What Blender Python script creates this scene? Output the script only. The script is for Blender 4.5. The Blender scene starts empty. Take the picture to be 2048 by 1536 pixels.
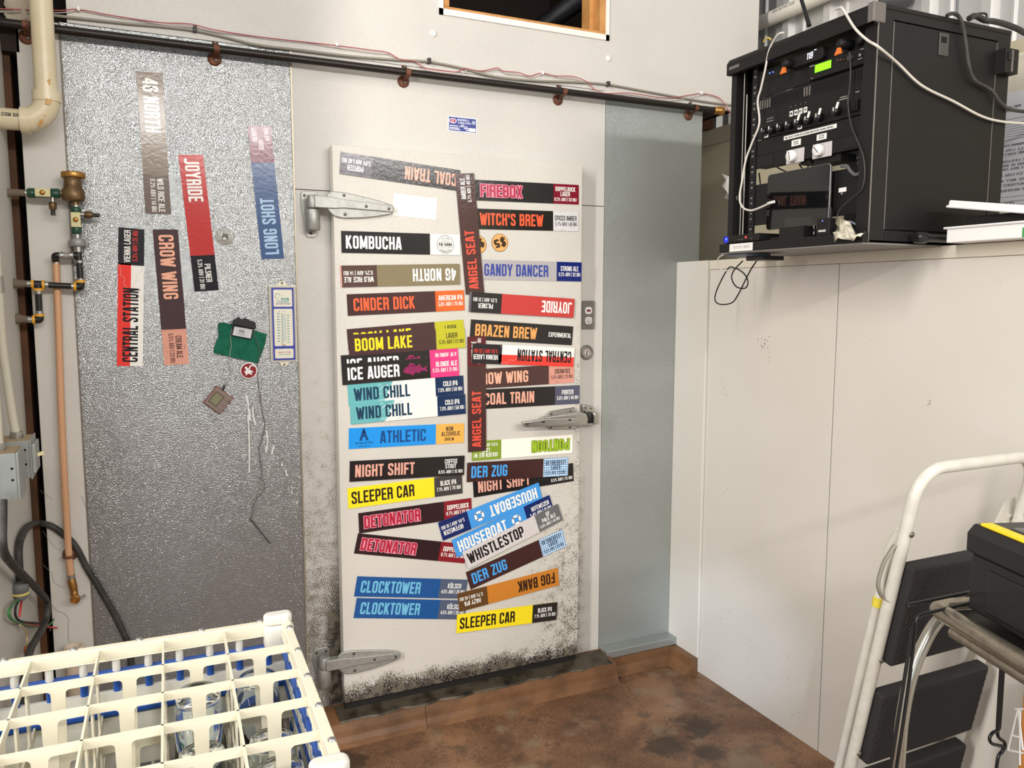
import bpy, bmesh, math, random
from mathutils import Vector, Matrix, Quaternion
random.seed(7)
SC = bpy.context.scene
COL = SC.collection
PI = math.pi

# ------------------------------------------------------------------ camera
CAM = Vector((-0.617, -2.8274, 1.5869))
FPX, YAW, PIT, ROL = 1602.78, 0.4348, 0.1080, 0.0011
_cy, _sy, _cp, _sp = math.cos(YAW), math.sin(YAW), math.cos(PIT), math.sin(PIT)
FWD = Vector((_sy * _cp, _cy * _cp, -_sp))
_r = Vector((_cy, -_sy, 0)); _u = _r.cross(FWD)
RGT = math.cos(ROL) * _r + math.sin(ROL) * _u
UPV = -math.sin(ROL) * _r + math.cos(ROL) * _u
cd = bpy.data.cameras.new('camera'); cam = bpy.data.objects.new('camera', cd); COL.objects.link(cam)
cd.sensor_fit = 'HORIZONTAL'; cd.sensor_width = 36.0; cd.lens = FPX * 36.0 / 2048.0
cd.clip_start = 0.02; cd.clip_end = 100
M3 = Matrix((RGT, UPV, -FWD)).transposed()
cam.matrix_world = Matrix.Translation(CAM) @ M3.to_4x4()
SC.camera = cam

# ------------------------------------------------------------------ light
def srgb(r, g=None, b=None):
    if g is None: r, g, b = r
    f = lambda c: (c / 255 / 12.92) if c / 255 <= 0.04045 else ((c / 255 + 0.055) / 1.055) ** 2.4
    return (f(r), f(g), f(b), 1.0)
W = bpy.data.worlds.new('hall'); SC.world = W; W.use_nodes = True
bg = W.node_tree.nodes['Background']; bg.inputs[0].default_value = (1.0, 0.99, 0.985, 1); bg.inputs[1].default_value = 0.60
def area(name, loc, target, sx, sy, power, col):
    l = bpy.data.lights.new(name, 'AREA'); l.shape = 'RECTANGLE'; l.size = sx; l.size_y = sy; l.energy = power; l.color = col
    o = bpy.data.objects.new(name, l); COL.objects.link(o); o.location = loc
    o.rotation_euler = (Vector(target) - Vector(loc)).to_track_quat('-Z', 'Y').to_euler()
    return o
WARM = (1.0, 0.965, 0.925)
area('fluorescent_or_fill_strip', (0.5, -5.6, 3.27), (0.5, -0.6, 0.9), 4.2, 0.16, 190, WARM)
area('fluorescent_or_fill_strip', (-0.6, -3.2, 3.5), (0.3, 0, 0.6), 2.4, 0.2, 6, WARM)
area('fluorescent_or_fill_strip', (-3.9, -3.0, 3.25), (1.3, -0.8, 0.9), 0.25, 3.6, 305, WARM)  # added fill from the left to brighten the right wall
area('fluorescent_or_fill_strip', (2.0, -8.5, 3.4), (0.3, -0.5, 1.2), 4.0, 0.25, 50, WARM)
area('daylight_from_hall_door', (-2.6, -5.2, 1.3), (1.2, -0.6, 0.4), 1.6, 1.9, 30, (0.74, 0.86, 1.0))
sp = bpy.data.lights.new('bluish_patch_spot', 'SPOT'); sp.energy = 650; sp.color = (0.62, 0.78, 1.0); sp.spot_size = math.radians(8.5); sp.spot_blend = 1.0; sp.shadow_soft_size = 0.05  # narrow spot added to throw a bluish patch low on the right wall
so = bpy.data.objects.new('bluish_patch_spot', sp); COL.objects.link(so); so.location = (-1.6, -4.4, 1.0)
so.rotation_euler = (Vector((1.48, -0.33, 0.22)) - Vector(so.location)).to_track_quat('-Z', 'Y').to_euler()
SC.view_settings.view_transform = 'Standard'; SC.view_settings.look = 'None'
SC.view_settings.exposure = -0.26; SC.view_settings.gamma = 1.0; SC.view_settings.use_curve_mapping = False
SC.render.film_transparent = False

# ------------------------------------------------------------------ helpers
def ray(u, v): return FWD + RGT * ((u - 1024) / FPX) - UPV * ((v - 768) / FPX)
def at(u, v, ax, val):
    """point where the sight line of a photo pixel meets the plane x|y|z = val"""
    i = 'xyz'.index(ax); d = ray(u, v)
    return CAM + d * ((val - CAM[i]) / d[i])
def Y(u, v, y=0.0): return at(u, v, 'y', y)
def X(u, v, x): return at(u, v, 'x', x)
def Z(u, v, z): return at(u, v, 'z', z)

class MB:
    def __init__(s): s.v = []; s.f = []; s.m = []; s.s = []; s.mats = []
    def mi(s, mat):
        if mat not in s.mats: s.mats.append(mat)
        return s.mats.index(mat)
    def add(s, vs, fs, mat, smooth=False, mx=None):
        b = len(s.v); k = s.mi(mat)
        s.v += [(mx @ Vector(p)) if mx else Vector(p) for p in vs]
        for f in fs: s.f.append([b + i for i in f]); s.m.append(k); s.s.append(smooth)
        return s
    def box(s, x0, x1, y0, y1, z0, z1, mat, mx=None):
        vs = [(x, y, z) for z in (z0, z1) for y in (y0, y1) for x in (x0, x1)]
        return s.add(vs, [(0, 2, 3, 1), (4, 5, 7, 6), (0, 1, 5, 4), (2, 6, 7, 3), (0, 4, 6, 2), (1, 3, 7, 5)], mat, False, mx)
    def tube(s, pts, r, mat, seg=12, closed=False, caps=True, mx=None):
        pts = [Vector(p) for p in pts]; n = len(pts)
        rs = r if isinstance(r, (list, tuple)) else [r] * n
        tans = []
        for i in range(n):
            if closed: t = pts[(i + 1) % n] - pts[i - 1]
            else: t = pts[min(i + 1, n - 1)] - pts[max(i - 1, 0)]
            tans.append(t.normalized() if t.length > 1e-9 else Vector((0, 0, 1)))
        a = Vector((0, 0, 1)) if abs(tans[0].z) < .9 else Vector((1, 0, 0))
        nrm = (a - tans[0] * a.dot(tans[0])).normalized()
        vs = []; fs = []
        for i in range(n):
            nrm = nrm - tans[i] * nrm.dot(tans[i])
            nrm = nrm.normalized() if nrm.length > 1e-6 else tans[i].orthogonal().normalized()
            bi = tans[i].cross(nrm)
            for k in range(seg):
                an = 2 * PI * k / seg
                vs.append(pts[i] + (nrm * math.cos(an) + bi * math.sin(an)) * rs[i])
        for i in range(n if closed else n - 1):
            j = (i + 1) % n
            for k in range(seg):
                l = (k + 1) % seg
                fs.append((i * seg + k, i * seg + l, j * seg + l, j * seg + k))
        s.add(vs, fs, mat, True, mx)
        if caps and not closed:
            s.add(vs[:seg], [tuple(range(seg - 1, -1, -1))], mat, False, mx)
            s.add(vs[-seg:], [tuple(range(seg))], mat, False, mx)
        return s
    def cyl(s, p0, p1, r, mat, seg=16, r1=None): return s.tube([p0, p1], [r, r if r1 is None else r1], mat, seg)
    def lathe(s, prof, mat, origin=(0, 0, 0), axis='z', seg=24, mx=None, smooth=True, closed=False):
        """prof: (radius, height) pairs turned about axis through origin"""
        o = Vector(origin); vs = []; fs = []
        for (r, h) in prof:
            for k in range(seg):
                an = 2 * PI * k / seg; c, d = r * math.cos(an), r * math.sin(an)
                vs.append(o + (Vector((c, d, h)) if axis == 'z' else Vector((c, -h, d)) if axis == 'y' else Vector((-h, -c, d))))
        n = len(prof)
        for i in range(n if closed else n - 1):
            j = (i + 1) % n
            for k in range(seg):
                l = (k + 1) % seg; fs.append((i * seg + k, i * seg + l, j * seg + l, j * seg + k))
        s.add(vs, fs, mat, smooth, mx)
        if not closed and not (n == 2 and abs(prof[0][1] - prof[1][1]) < .0006):
            if prof[0][0] > 1e-6: s.add(vs[:seg], [tuple(range(seg - 1, -1, -1))], mat, False, mx)
            if prof[-1][0] > 1e-6: s.add(vs[-seg:], [tuple(range(seg))], mat, False, mx)
        return s
    def prism(s, poly, d0, d1, mat, frame='xz', mx=None):
        """extrude a 2-D outline; frame xz: outline in x,z pushed along y; yz: along x; xy: along z"""
        def P(a, b, d): return (a, d, b) if frame == 'xz' else (d, a, b) if frame == 'yz' else (a, b, d)
        n = len(poly); vs = [P(a, b, d0) for a, b in poly] + [P(a, b, d1) for a, b in poly]
        fs = [tuple(range(n)), tuple(range(2 * n - 1, n - 1, -1))] + [(i, (i + 1) % n, n + (i + 1) % n, n + i) for i in range(n)]
        return s.add(vs, fs, mat, False, mx)
    def build(s, name, parent=None, bevel=0, loc=None, seg=2, fix=True):
        me = bpy.data.meshes.new(name)
        me.from_pydata([tuple(p) for p in s.v], [], s.f)
        for m in s.mats: me.materials.append(m)
        for p, k, sm in zip(me.polygons, s.m, s.s): p.material_index = k; p.use_smooth = sm
        if fix:
            bm = bmesh.new(); bm.from_mesh(me); bmesh.ops.recalc_face_normals(bm, faces=bm.faces); bm.to_mesh(me); bm.free()
        o = bpy.data.objects.new(name, me); COL.objects.link(o)
        if bevel:
            b = o.modifiers.new('bevel', 'BEVEL'); b.width = bevel; b.segments = seg; b.limit_method = 'ANGLE'; b.angle_limit = 0.7
        if loc is not None:
            L = Vector(loc); me.transform(Matrix.Translation(-L)); o.location = L
        if parent is not None:
            o.parent = parent
            o.matrix_parent_inverse = parent.matrix_basis.inverted()
        return o

def tag(o, label, cat, group=None, kind=None):
    o['label'] = label; o['category'] = cat
    if group: o['group'] = group
    if kind: o['kind'] = kind
    return o
def thing(name, loc, label, cat, group=None):
    o = bpy.data.objects.new(name, None); COL.objects.link(o); o.location = loc; o.empty_display_size = .05
    return tag(o, label, cat, group)
def struct(o): o['kind'] = 'structure'; return o
def smooth_path(pts, n=6):
    pts = [Vector(p) for p in pts]; out = []
    for i in range(len(pts) - 1):
        p0 = pts[max(i - 1, 0)]; p1 = pts[i]; p2 = pts[i + 1]; p3 = pts[min(i + 2, len(pts) - 1)]
        for k in range(n):
            t = k / n
            out.append(.5 * ((2 * p1) + (p2 - p0) * t + (2 * p0 - 5 * p1 + 4 * p2 - p3) * t * t + (3 * p1 - p0 - 3 * p2 + p3) * t ** 3))
    out.append(pts[-1]); return out
def arc(c, r, a0, a1, n, plane='xz'):
    o = []
    for i in range(n + 1):
        a = math.radians(a0 + (a1 - a0) * i / n); o.append((c[0] + r * math.cos(a), c[1] + r * math.sin(a)))
    return o
def rrect(x0, x1, y0, y1, r, n=4):
    return arc((x1 - r, y1 - r), r, 0, 90, n) + arc((x0 + r, y1 - r), r, 90, 180, n) + arc((x0 + r, y0 + r), r, 180, 270, n) + arc((x1 - r, y0 + r), r, 270, 360, n)

# ------------------------------------------------------------------ materials
_mats = {}
def mat(name, col, rough=.5, metal=0.0, bump=None, emit=None, alpha=None, trans=0, coat=0, spec=.5, ior=1.45, vary=None):
    """col sRGB 0-255; bump = (scale, strength, distance[, detail]); vary = (scale, sRGB colour, amount)"""
    if name in _mats: return _mats[name]
    m = bpy.data.materials.new(name); m.use_nodes = True; nt = m.node_tree; b = nt.nodes['Principled BSDF']
    b.inputs['Base Color'].default_value = srgb(col); b.inputs['Roughness'].default_value = rough; b.inputs['Metallic'].default_value = metal
    b.inputs['IOR'].default_value = ior; b.inputs['Specular IOR Level'].default_value = spec
    if coat: b.inputs['Coat Weight'].default_value = coat; b.inputs['Coat Roughness'].default_value = .08
    if trans: b.inputs['Transmission Weight'].default_value = trans
    if emit: b.inputs['Emission Color'].default_value = srgb(emit[0]); b.inputs['Emission Strength'].default_value = emit[1]
    if bump or vary: tc = nt.nodes.new('ShaderNodeNewGeometry')
    if bump:
        n = nt.nodes.new('ShaderNodeTexNoise'); n.inputs['Scale'].default_value = bump[0]; n.inputs['Detail'].default_value = bump[3] if len(bump) > 3 else 1
        nt.links.new(tc.outputs['Position'], n.inputs['Vector'])
        bp = nt.nodes.new('ShaderNodeBump'); bp.inputs['Strength'].default_value = bump[1]; bp.inputs['Distance'].default_value = bump[2]
        nt.links.new(n.outputs['Fac'], bp.inputs['Height']); nt.links.new(bp.outputs['Normal'], b.inputs['Normal'])
    if vary:
        n2 = nt.nodes.new('ShaderNodeTexNoise'); n2.inputs['Scale'].default_value = vary[0]; n2.inputs['Detail'].default_value = 5
        nt.links.new(tc.outputs['Position'], n2.inputs['Vector'])
        mr = nt.nodes.new('ShaderNodeMapRange'); mr.inputs[1].default_value = .42; mr.inputs[2].default_value = .68; mr.inputs[4].default_value = vary[2]
        nt.links.new(n2.outputs['Fac'], mr.inputs[0])
        mx = nt.nodes.new('ShaderNodeMix'); mx.data_type = 'RGBA'; mx.inputs[6].default_value = srgb(col); mx.inputs[7].default_value = srgb(vary[1])
        nt.links.new(mr.outputs[0], mx.inputs[0]); nt.links.new(mx.outputs[2], b.inputs['Base Color'])
    _mats[name] = m; return m
class NT:
    """small helper to chain shader nodes"""
    def __init__(s, m): s.nt = m.node_tree; s.b = s.nt.nodes['Principled BSDF']; s.pos = s.nt.nodes.new('ShaderNodeNewGeometry').outputs['Position']
    def val(s, a, i):
        if hasattr(a, 'is_linked'): s.nt.links.new(a, i)
        else: i.default_value = a
    def math(s, op, a, b=0.0, c=0.0, clamp=False):
        n = s.nt.nodes.new('ShaderNodeMath'); n.operation = op; n.use_clamp = clamp
        s.val(a, n.inputs[0]); s.val(b, n.inputs[1]); s.val(c, n.inputs[2]); return n.outputs[0]
    def rng(s, x, a, b, c=0.0, d=1.0):
        n = s.nt.nodes.new('ShaderNodeMapRange'); s.val(x, n.inputs[0]); n.inputs[1].default_value = a; n.inputs[2].default_value = b; n.inputs[3].default_value = c; n.inputs[4].default_value = d
        n.interpolation_type = 'SMOOTHSTEP'; return n.outputs[0]
    def noise(s, scale, detail=2, vec=None, rough=.5, dist=0.0):
        n = s.nt.nodes.new('ShaderNodeTexNoise'); n.inputs['Scale'].default_value = scale; n.inputs['Detail'].default_value = detail
        n.inputs['Roughness'].default_value = rough; n.inputs['Distortion'].default_value = dist
        s.nt.links.new(vec or s.pos, n.inputs['Vector']); return n.outputs['Fac']
    def xyz(s): n = s.nt.nodes.new('ShaderNodeSeparateXYZ'); s.nt.links.new(s.pos, n.inputs[0]); return n.outputs
    def scaled(s, v):
        n = s.nt.nodes.new('ShaderNodeVectorMath'); n.operation = 'MULTIPLY'; s.nt.links.new(s.pos, n.inputs[0]); n.inputs[1].default_value = v; return n.outputs[0]
    def mix(s, f, a, b):
        n = s.nt.nodes.new('ShaderNodeMix'); n.data_type = 'RGBA'; s.val(f, n.inputs[0]); s.val(a, n.inputs[6]); s.val(b, n.inputs[7]); return n.outputs[2]
    def bump(s, h, strength, dist):
        n = s.nt.nodes.new('ShaderNodeBump'); n.inputs['Strength'].default_value = strength; n.inputs['Distance'].default_value = dist
        s.val(h, n.inputs['Height']); s.nt.links.new(n.outputs[0], s.b.inputs['Normal'])
    def color(s, c): s.nt.links.new(c, s.b.inputs['Base Color'])
    def rough(s, r): s.val(r, s.b.inputs['Roughness'])

def embossed(name, col, rough, metal, strength, mould=None, spec=.5, bd=.0018):
    """stucco-embossed sheet, optional list of mould masks (functions of xyz -> 0..1)"""
    m = mat(name, col, rough, metal, spec=spec); t = NT(m)
    h = t.noise(310, 1.2); t.bump(h, strength, bd)
    big = t.noise(2.3, 4); c = t.mix(t.rng(big, .35, .7, 0, .35), srgb(col), srgb([k * .9 for k in col]))
    if mould:
        p = t.xyz(); fine = t.noise(290, 3, rough=.75); mid = t.noise(26, 3)
        tot = None
        for fn in mould:
            k = fn(t, p); tot = k if tot is None else t.math('MAXIMUM', tot, k)
        e = t.math('ADD', t.math('ADD', t.math('MULTIPLY', tot, .46), t.math('MULTIPLY', fine, 1.0)), t.math('MULTIPLY', t.math('SUBTRACT', mid, .5), .35))
        f = t.math('MULTIPLY', t.rng(e, .75, .87), t.rng(tot, .02, .2))
        c = t.mix(f, c, srgb(40, 32, 27))
        yel = t.math('MULTIPLY', t.rng(tot, .05, .9), t.rng(mid, .4, .62, 0, .22)); c = t.mix(yel, c, srgb(202, 191, 166))
    t.color(c); return m
# ================================================================== the setting
def m_left(t, p):      # hinge-side jamb: mould creeping up beside the door edge
    a = t.math('MULTIPLY', t.rng(p[0], -.12, -.01, .2, 1), t.rng(p[2], 1.1, .2, 0, 1.1)); return t.math('MULTIPLY', a, t.rng(p[0], .012, .0, 0, 1))
def m_right(t, p):
    return t.math('MULTIPLY', t.rng(p[0], 1.10, .97, .2, 1.0), t.rng(p[2], 1.9, .15, .16, .7))
def m_door_bottom(t, p):
    w = t.noise(5, 3); return t.math('MULTIPLY', t.rng(t.math('ADD', p[2], t.math('MULTIPLY', w, -.12)), .20, .06, 0, 1.0), 1.0)
def m_door_right(t, p):
    return t.math('MULTIPLY', t.rng(p[0], .46, .98, 0, .62), t.rng(p[2], 1.5, .25, 0.0, .95))
def m_door_edge(t, p): return t.math('MULTIPLY', t.rng(p[0], .88, .97, 0, .55), t.rng(p[2], 1.75, 1.3, .05, .9))
WHITE = (208, 204, 196)
M_white = embossed('white_embossed_sheet', WHITE, .27, 0, .7, spec=.4)
M_jamb = embossed('white_embossed_jamb', WHITE, .27, 0, .65, [m_left, m_right], spec=.4)
M_door = embossed('white_embossed_door', (210, 205, 195), .27, 0, .65, [m_door_bottom, m_door_right, m_door_edge], spec=.4)
M_galv = embossed('galvanised_embossed_sheet', (154, 156, 155), .13, .76, 1.0, bd=.0017)
M_galvR = embossed('galvanised_flat_sheet', (168, 173, 170), .36, .6, .8, bd=.0024)
M_board = mat('white_smooth_board', (216, 211, 201), .38, bump=(60, .06, .001), vary=(1.2, (205, 198, 186), .6))
M_trimw = mat('cream_cap_trim', (216, 208, 190), .45)
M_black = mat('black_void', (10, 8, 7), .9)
M_seam = mat('seam_shadow_gap', (92, 80, 66), .8)
M_wood = mat('brown_stud_timber', (92, 58, 32), .75, bump=(40, .3, .002), vary=(9, (52, 32, 18), .8))
M_pine = mat('pine_timber', (200, 146, 84), .6, bump=(70, .2, .001), vary=(14, (176, 118, 62), .8))
M_alu = mat('raw_aluminium_edge', (168, 158, 138), .4, .6)

# floor ------------------------------------------------------------
mf = mat('brown_epoxy_floor', (120, 82, 56), .42); t = NT(mf); p = t.xyz()
n1 = t.noise(3.1, 6, dist=.4); n2 = t.noise(11, 5, rough=.65); n3 = t.noise(46, 3)
c = t.mix(t.rng(n1, .36, .62), srgb(146, 108, 78), srgb(112, 80, 57))
c = t.mix(t.rng(n2, .50, .66, 0, .65), c, srgb(76, 60, 46))
vor = t.nt.nodes.new('ShaderNodeTexVoronoi'); vor.feature = 'DISTANCE_TO_EDGE'; vor.inputs['Scale'].default_value = 24
vn = t.nt.nodes.new('ShaderNodeVectorMath'); vn.operation = 'ADD'; t.nt.links.new(t.pos, vn.inputs[0])
nz = t.nt.nodes.new('ShaderNodeTexNoise'); nz.inputs['Scale'].default_value = 6; t.nt.links.new(t.pos, nz.inputs['Vector']); t.nt.links.new(nz.outputs['Color'], vn.inputs[1])
t.nt.links.new(vn.outputs[0], vor.inputs['Vector'])
c = t.mix(t.math('MULTIPLY', t.rng(vor.outputs['Distance'], .13, .0, 0, .75), t.rng(n1, .34, .52)), c, srgb(84, 58, 42))
c = t.mix(t.rng(t.noise(4.6, 4), .56, .66, 0, .6), c, srgb(138, 122, 98))
c = t.mix(t.rng(n3, .64, .72, 0, .5), c, srgb(158, 128, 98))
def blot(cx, cy, r):
    d = t.math('SQRT', t.math('ADD', t.math('POWER', t.math('SUBTRACT', p[0], cx), 2), t.math('POWER', t.math('SUBTRACT', p[1], cy), 2)))
    return t.rng(t.math('ADD', d, t.math('MULTIPLY', t.math('SUBTRACT', n2, .5), .25)), r, r * .45, 0, .8)
for (bx, by, br) in ((1.02, -.62, .10), (1.2, -.55, .09), (1.13, -.72, .08), (.35, -.85, .2), (-.05, -.24, .1), (.62, -.95, .17)):
    c = t.mix(blot(bx, by, br), c, srgb(52, 40, 30))
t.color(c); t.rough(t.rng(n1, .35, .65, .28, .55)); t.bump(n2, .25, .004)
struct(MB().box(-3.0, 4.0, -7.5, 0.3, -.05, 0, mf).build('floor'))

# coved base under the door and along the right-hand panel ------------------
mk = mat('red_brown_cove', (122, 86, 56), .45, bump=(30, .25, .003), vary=(8, (76, 52, 34), .75))
mk2 = mat('grimy_sill_metal', (84, 76, 62), .45, .3, bump=(24, .5, .004), vary=(15, (30, 24, 18), .95))
cove = [(0, 0), (0, .09), (-.10, .078), (-.118, .074), (-.126, .05), (-.130, .03), (-.138, .012), (-.156, 0)]
k = MB().prism(cove, -.12, .285, mk, 'yz').prism(cove, .287, 1.12, mk, 'yz'); struct(k.build('baseboard_back'))
struct(MB().prism([(0, 0), (0, .066), (-.062, .066), (-.066, .03), (-.078, .01), (-.10, 0)], 1.12, 1.47, mk, 'yz').build('baseboard_back_right'))
struct(MB().prism([(1.472, 0), (1.472, .066), (1.437, .066), (1.432, .03), (1.42, .01), (1.40, 0)], -.206, -.06, mk, 'xz').build('baseboard_right'))
struct(MB().box(1.112, 1.468, -.062, 0, .067, .100, M_galvR).build('trim_1', bevel=.003))
sill = MB()
pr = [(i / 24, .0 + .006 * math.sin(i * 1.7) + .004 * math.sin(i * 4.1)) for i in range(25)]
top = [(-.03 + 1.13 * a, -.112 + b * .9) for a, b in pr]
sill.add([(x, -.02, .094) for x, y in top] + [(x, y, .0815) for x, y in top] + [(x, y - .004, .075) for x, y in top],
         [(r * 25 + i, r * 25 + i + 1, (r + 1) * 25 + i + 1, (r + 1) * 25 + i) for r in (0, 1) for i in range(24)], mk2)
struct(sill.build('trim_2'))

# cooler front: left strip, left galvanised panel, door surround, right galvanised panel
struct(MB().box(-.908, -.795, 0, .05, 0, 2.398, M_white).build('wall_back_left', bevel=.002))
struct(MB().box(-.791, -.1225, 0, .05, 0, 2.400, M_galv).build('wall_back_galvanised_left'))
sur = MB().box(-.117, 1.1045, 0, .05, 1.952, 2.400, M_jamb)
sur.box(-.117, .02, 0, .05, .07, 1.949, M_jamb).box(.95, 1.1045, 0, .05, .07, 1.949, M_jamb); struct(sur.build('wall_back'))
struct(MB().box(-.1222, -.1172, -.004, .045, 0, 2.400, M_alu).build('trim_3'))
struct(MB().box(-.7948, -.7912, -.003, .045, 0, 2.400, mat('dull_edge_strip', (120, 110, 98), .5, .3)).build('trim_4'))
struct(MB().box(1.1062, 1.583, 0, .05, .06, 2.398, M_galvR).build('wall_back_galvanised_right'))
struct(MB().box(-.9, 1.58, .052, .09, 0, 2.39, M_seam).build('wall_back_core'))

# white board above the cooler with a framed opening into the roof space
ub = MB()
ub.box(-.772, .42, -.004, .012, 2.401, 3.3, M_white).box(1.098, 1.866, -.004, .012, 2.385, 3.3, M_white).box(.42, 1.098, -.004, .012, 2.401, 2.61, M_white)
struct(ub.build('wall_back_upper'))
fr = MB(); M_wt = mat('white_opening_trim', (236, 230, 220), .4)
fr.box(.405, 1.113, -.009, -.004, 2.592, 2.613, M_wt).box(.405, .42, -.009, -.004, 2.592, 3.2, M_wt).box(1.098, 1.113, -.009, -.004, 2.592, 3.2, M_wt); struct(fr.build('trim_5'))
fj = MB().box(.42, 1.098, -.004, .11, 2.60, 2.624, M_pine).box(.42, .445, -.004, .11, 2.624, 3.2, M_pine).box(1.073, 1.098, -.004, .11, 2.624, 3.2, M_pine)
fj.box(1.055, 1.073, .045, .11, 2.624, 3.2, M_pine); struct(fj.build('window_1', bevel=.0015))
ms = mat('dark_roof_space', (40, 30, 24), .9); att = MB()
att.box(-.9, 1.86, 1.9, 1.95, 2.3, 4.2, ms).box(-.9, 1.86, .012, 1.95, 4.2, 4.25, ms).box(-.9, 1.86, .11, 1.95, 2.42, 2.45, ms).box(-.95, -.9, .0, 1.95, 2.3, 4.2, ms).box(1.84, 1.86, .012, 1.95, 2.42, 4.2, ms)  # dark-coloured box added round the roof space to keep world light out
struct(att.build('ceiling_dark_box'))
raf = MB()
for i in range(6): raf.box(-.5 + i * .42, -.45 + i * .42, .5, 1.9, 3.55, 3.75, M_wood)
struct(raf.build('ceiling_rafters'))
md = mat('dark_red_roof_boards', (96, 56, 34), .8, vary=(6, (40, 24, 16), .9))
struct(MB().add([(.15, .9, 2.9), (.9, 1.5, 2.75), (.9, 1.5, 3.25), (.15, .9, 3.1)], [(0, 1, 2, 3)], md).add([(.1, .7, 2.6), (1.0, 1.75, 2.55), (1.0, 1.75, 2.75), (.1, .7, 2.75)], [(0, 1, 2, 3)], md).build('ceiling_boards'))
mp = mat('black_insulated_pipe', (34, 34, 38), .45)
tag(MB().tube([(.75, .75, 2.55), (.98, .62, 2.72), (1.5, .3, 3.1)], .042, mp, 16).build('insulated_pipe'), 'thick black insulated pipe inside the roof opening', 'pipe')
tag(MB().tube([(.92, .5, 2.5), (1.45, .3, 2.92)], .009, mat('grey_conduit', (110, 112, 116), .4, .6), 10).build('conduit'), 'thin grey conduit low inside the roof opening', 'pipe')
for q in ((867, 67), (1217, 117)):
    pp = Y(q[0], q[1], -.004); o = MB().lathe([(.012, 0), (.0115, .0025), (.006, .0042), (0, .0045)], M_wt, pp, 'y', 16).build('screw_cap', loc=pp)
    tag(o, 'white round screw cap on the upper wall ' + ('left below the roof opening' if q[0] < 1000 else 'below the right end of the roof opening'), 'cap', 'white caps on the upper wall')

# left return wall and the open gap with timber behind
struct(MB().box(-1.5, -.947, -.75, .02, 0, 3.2, mat('left_wall_paint', (206, 204, 196), .5, bump=(40, .1, .001))).build('wall_left'))
struct(MB().box(-.990, -.929, .03, .12, 0, 3.0, M_wood).build('wall_left_stud'))
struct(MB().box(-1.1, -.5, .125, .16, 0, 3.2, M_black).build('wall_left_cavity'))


# right-hand low wall with its cap, far cladding, corrugated wall
XB = 1.479
struct(MB().box(1.468, 1.60, -.205, .0, .0, 1.735, M_board).build('wall_right_end', bevel=.002))
struct(MB().box(XB, 1.52, -.865, -.208, 0, 1.697, M_board).build('wall_right_panel_far', bevel=.0015))
struct(MB().box(XB, 1.52, -4.6, -.869, 0, 1.697, M_board).build('wall_right', bevel=.0015))
struct(MB().box(1.484, 2.0, -4.6, -.21, 0, 1.69, M_seam).build('wall_right_core'))
struct(MB().box(XB - .002, 2.0, -4.6, -.206, 1.698, 1.7345, M_trimw).build('trim_6', bevel=.002))
mt = mat('tan_cladding', (188, 178, 150), .5, vary=(2, (170, 158, 130), .6))
struct(MB().box(1.995, 2.05, -4.6, 2.0, 0, 2.335, mt).box(1.998, 2.05, -4.6, 2.0, 2.338, 2.415, mt).build('wall_right_far'))
struct(MB().box(1.5, 2.0, .45, .5, 2.412, 2.66, M_wood).build('ceiling_joist'))
struct(MB().box(1.45, 2.0, .9, .93, 0, 2.5, mt).build('wall_right_return'))
cor = MB(); mc = mat('corrugated_steel', (196, 194, 190), .42, .35); prof = []; yy = 2.0
while yy > -3.2:
    prof += [(2.05, yy), (2.05, yy - .085), (2.022, yy - .10), (2.022, yy - .135), (2.05, yy - .15), (2.05, yy - .19), (2.04, yy - .196), (2.04, yy - .205), (2.05, yy - .212)]; yy -= .235
n = len(prof); cor.add([(x, y, 2.415) for x, y in prof] + [(x, y, 4.0) for x, y in prof], [(i, i + 1, n + i + 1, n + i) for i in range(n - 1)], mc)
struct(cor.build('wall_right_corrugated'))

# scuffs and dirt specks on the right-hand wall: thin flecks lying on the paint
mfl = mat('brown_scuff', (120, 104, 88), .8); fl = MB()
def fleck(mb, c, s, ax):
    n = 6; ang = random.random() * 6
    pts = []
    for i in range(n):
        r = s * random.uniform(.5, 1); a = ang + 2 * PI * i / n
        d = Vector((0, r * math.cos(a), r * math.sin(a) * 1.3)) if ax == 'x' else Vector((r * math.cos(a), 0, r * math.sin(a) * 1.3))
        pts.append(Vector(c) + d)
    mb.add(pts, [tuple(range(n))], mfl)
for (u, v, k, sp_, s) in ((1527, 688, 16, 14, .0028), (1533, 705, 10, 12, .0022), (1445, 765, 9, 7, .002), (1452, 785, 5, 5, .002), (1590, 830, 3, 60, .0018), (1700, 760, 5, 90, .0016), (1860, 810, 3, 10, .003), (1450, 1000, 8, 50, .002), (1445, 1215, 14, 22, .002), (1480, 1290, 16, 40, .002), (1560, 1330, 10, 40, .0022), (1590, 1430, 12, 30, .002), (2003, 562, 2, 4, .0025)):
    for i in range(k):
        q = X(u + random.gauss(0, sp_ * .4), v + random.gauss(0, sp_), XB - .0006)
        if q.z > .01: fleck(fl, q, s * random.uniform(.4, 1.2), 'x')
o = fl.build('dirt_fleck_spatter'); o['kind'] = 'stuff'; tag(o, 'small brown scuffs and specks on the white right wall', 'dirt', kind='stuff')
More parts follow.
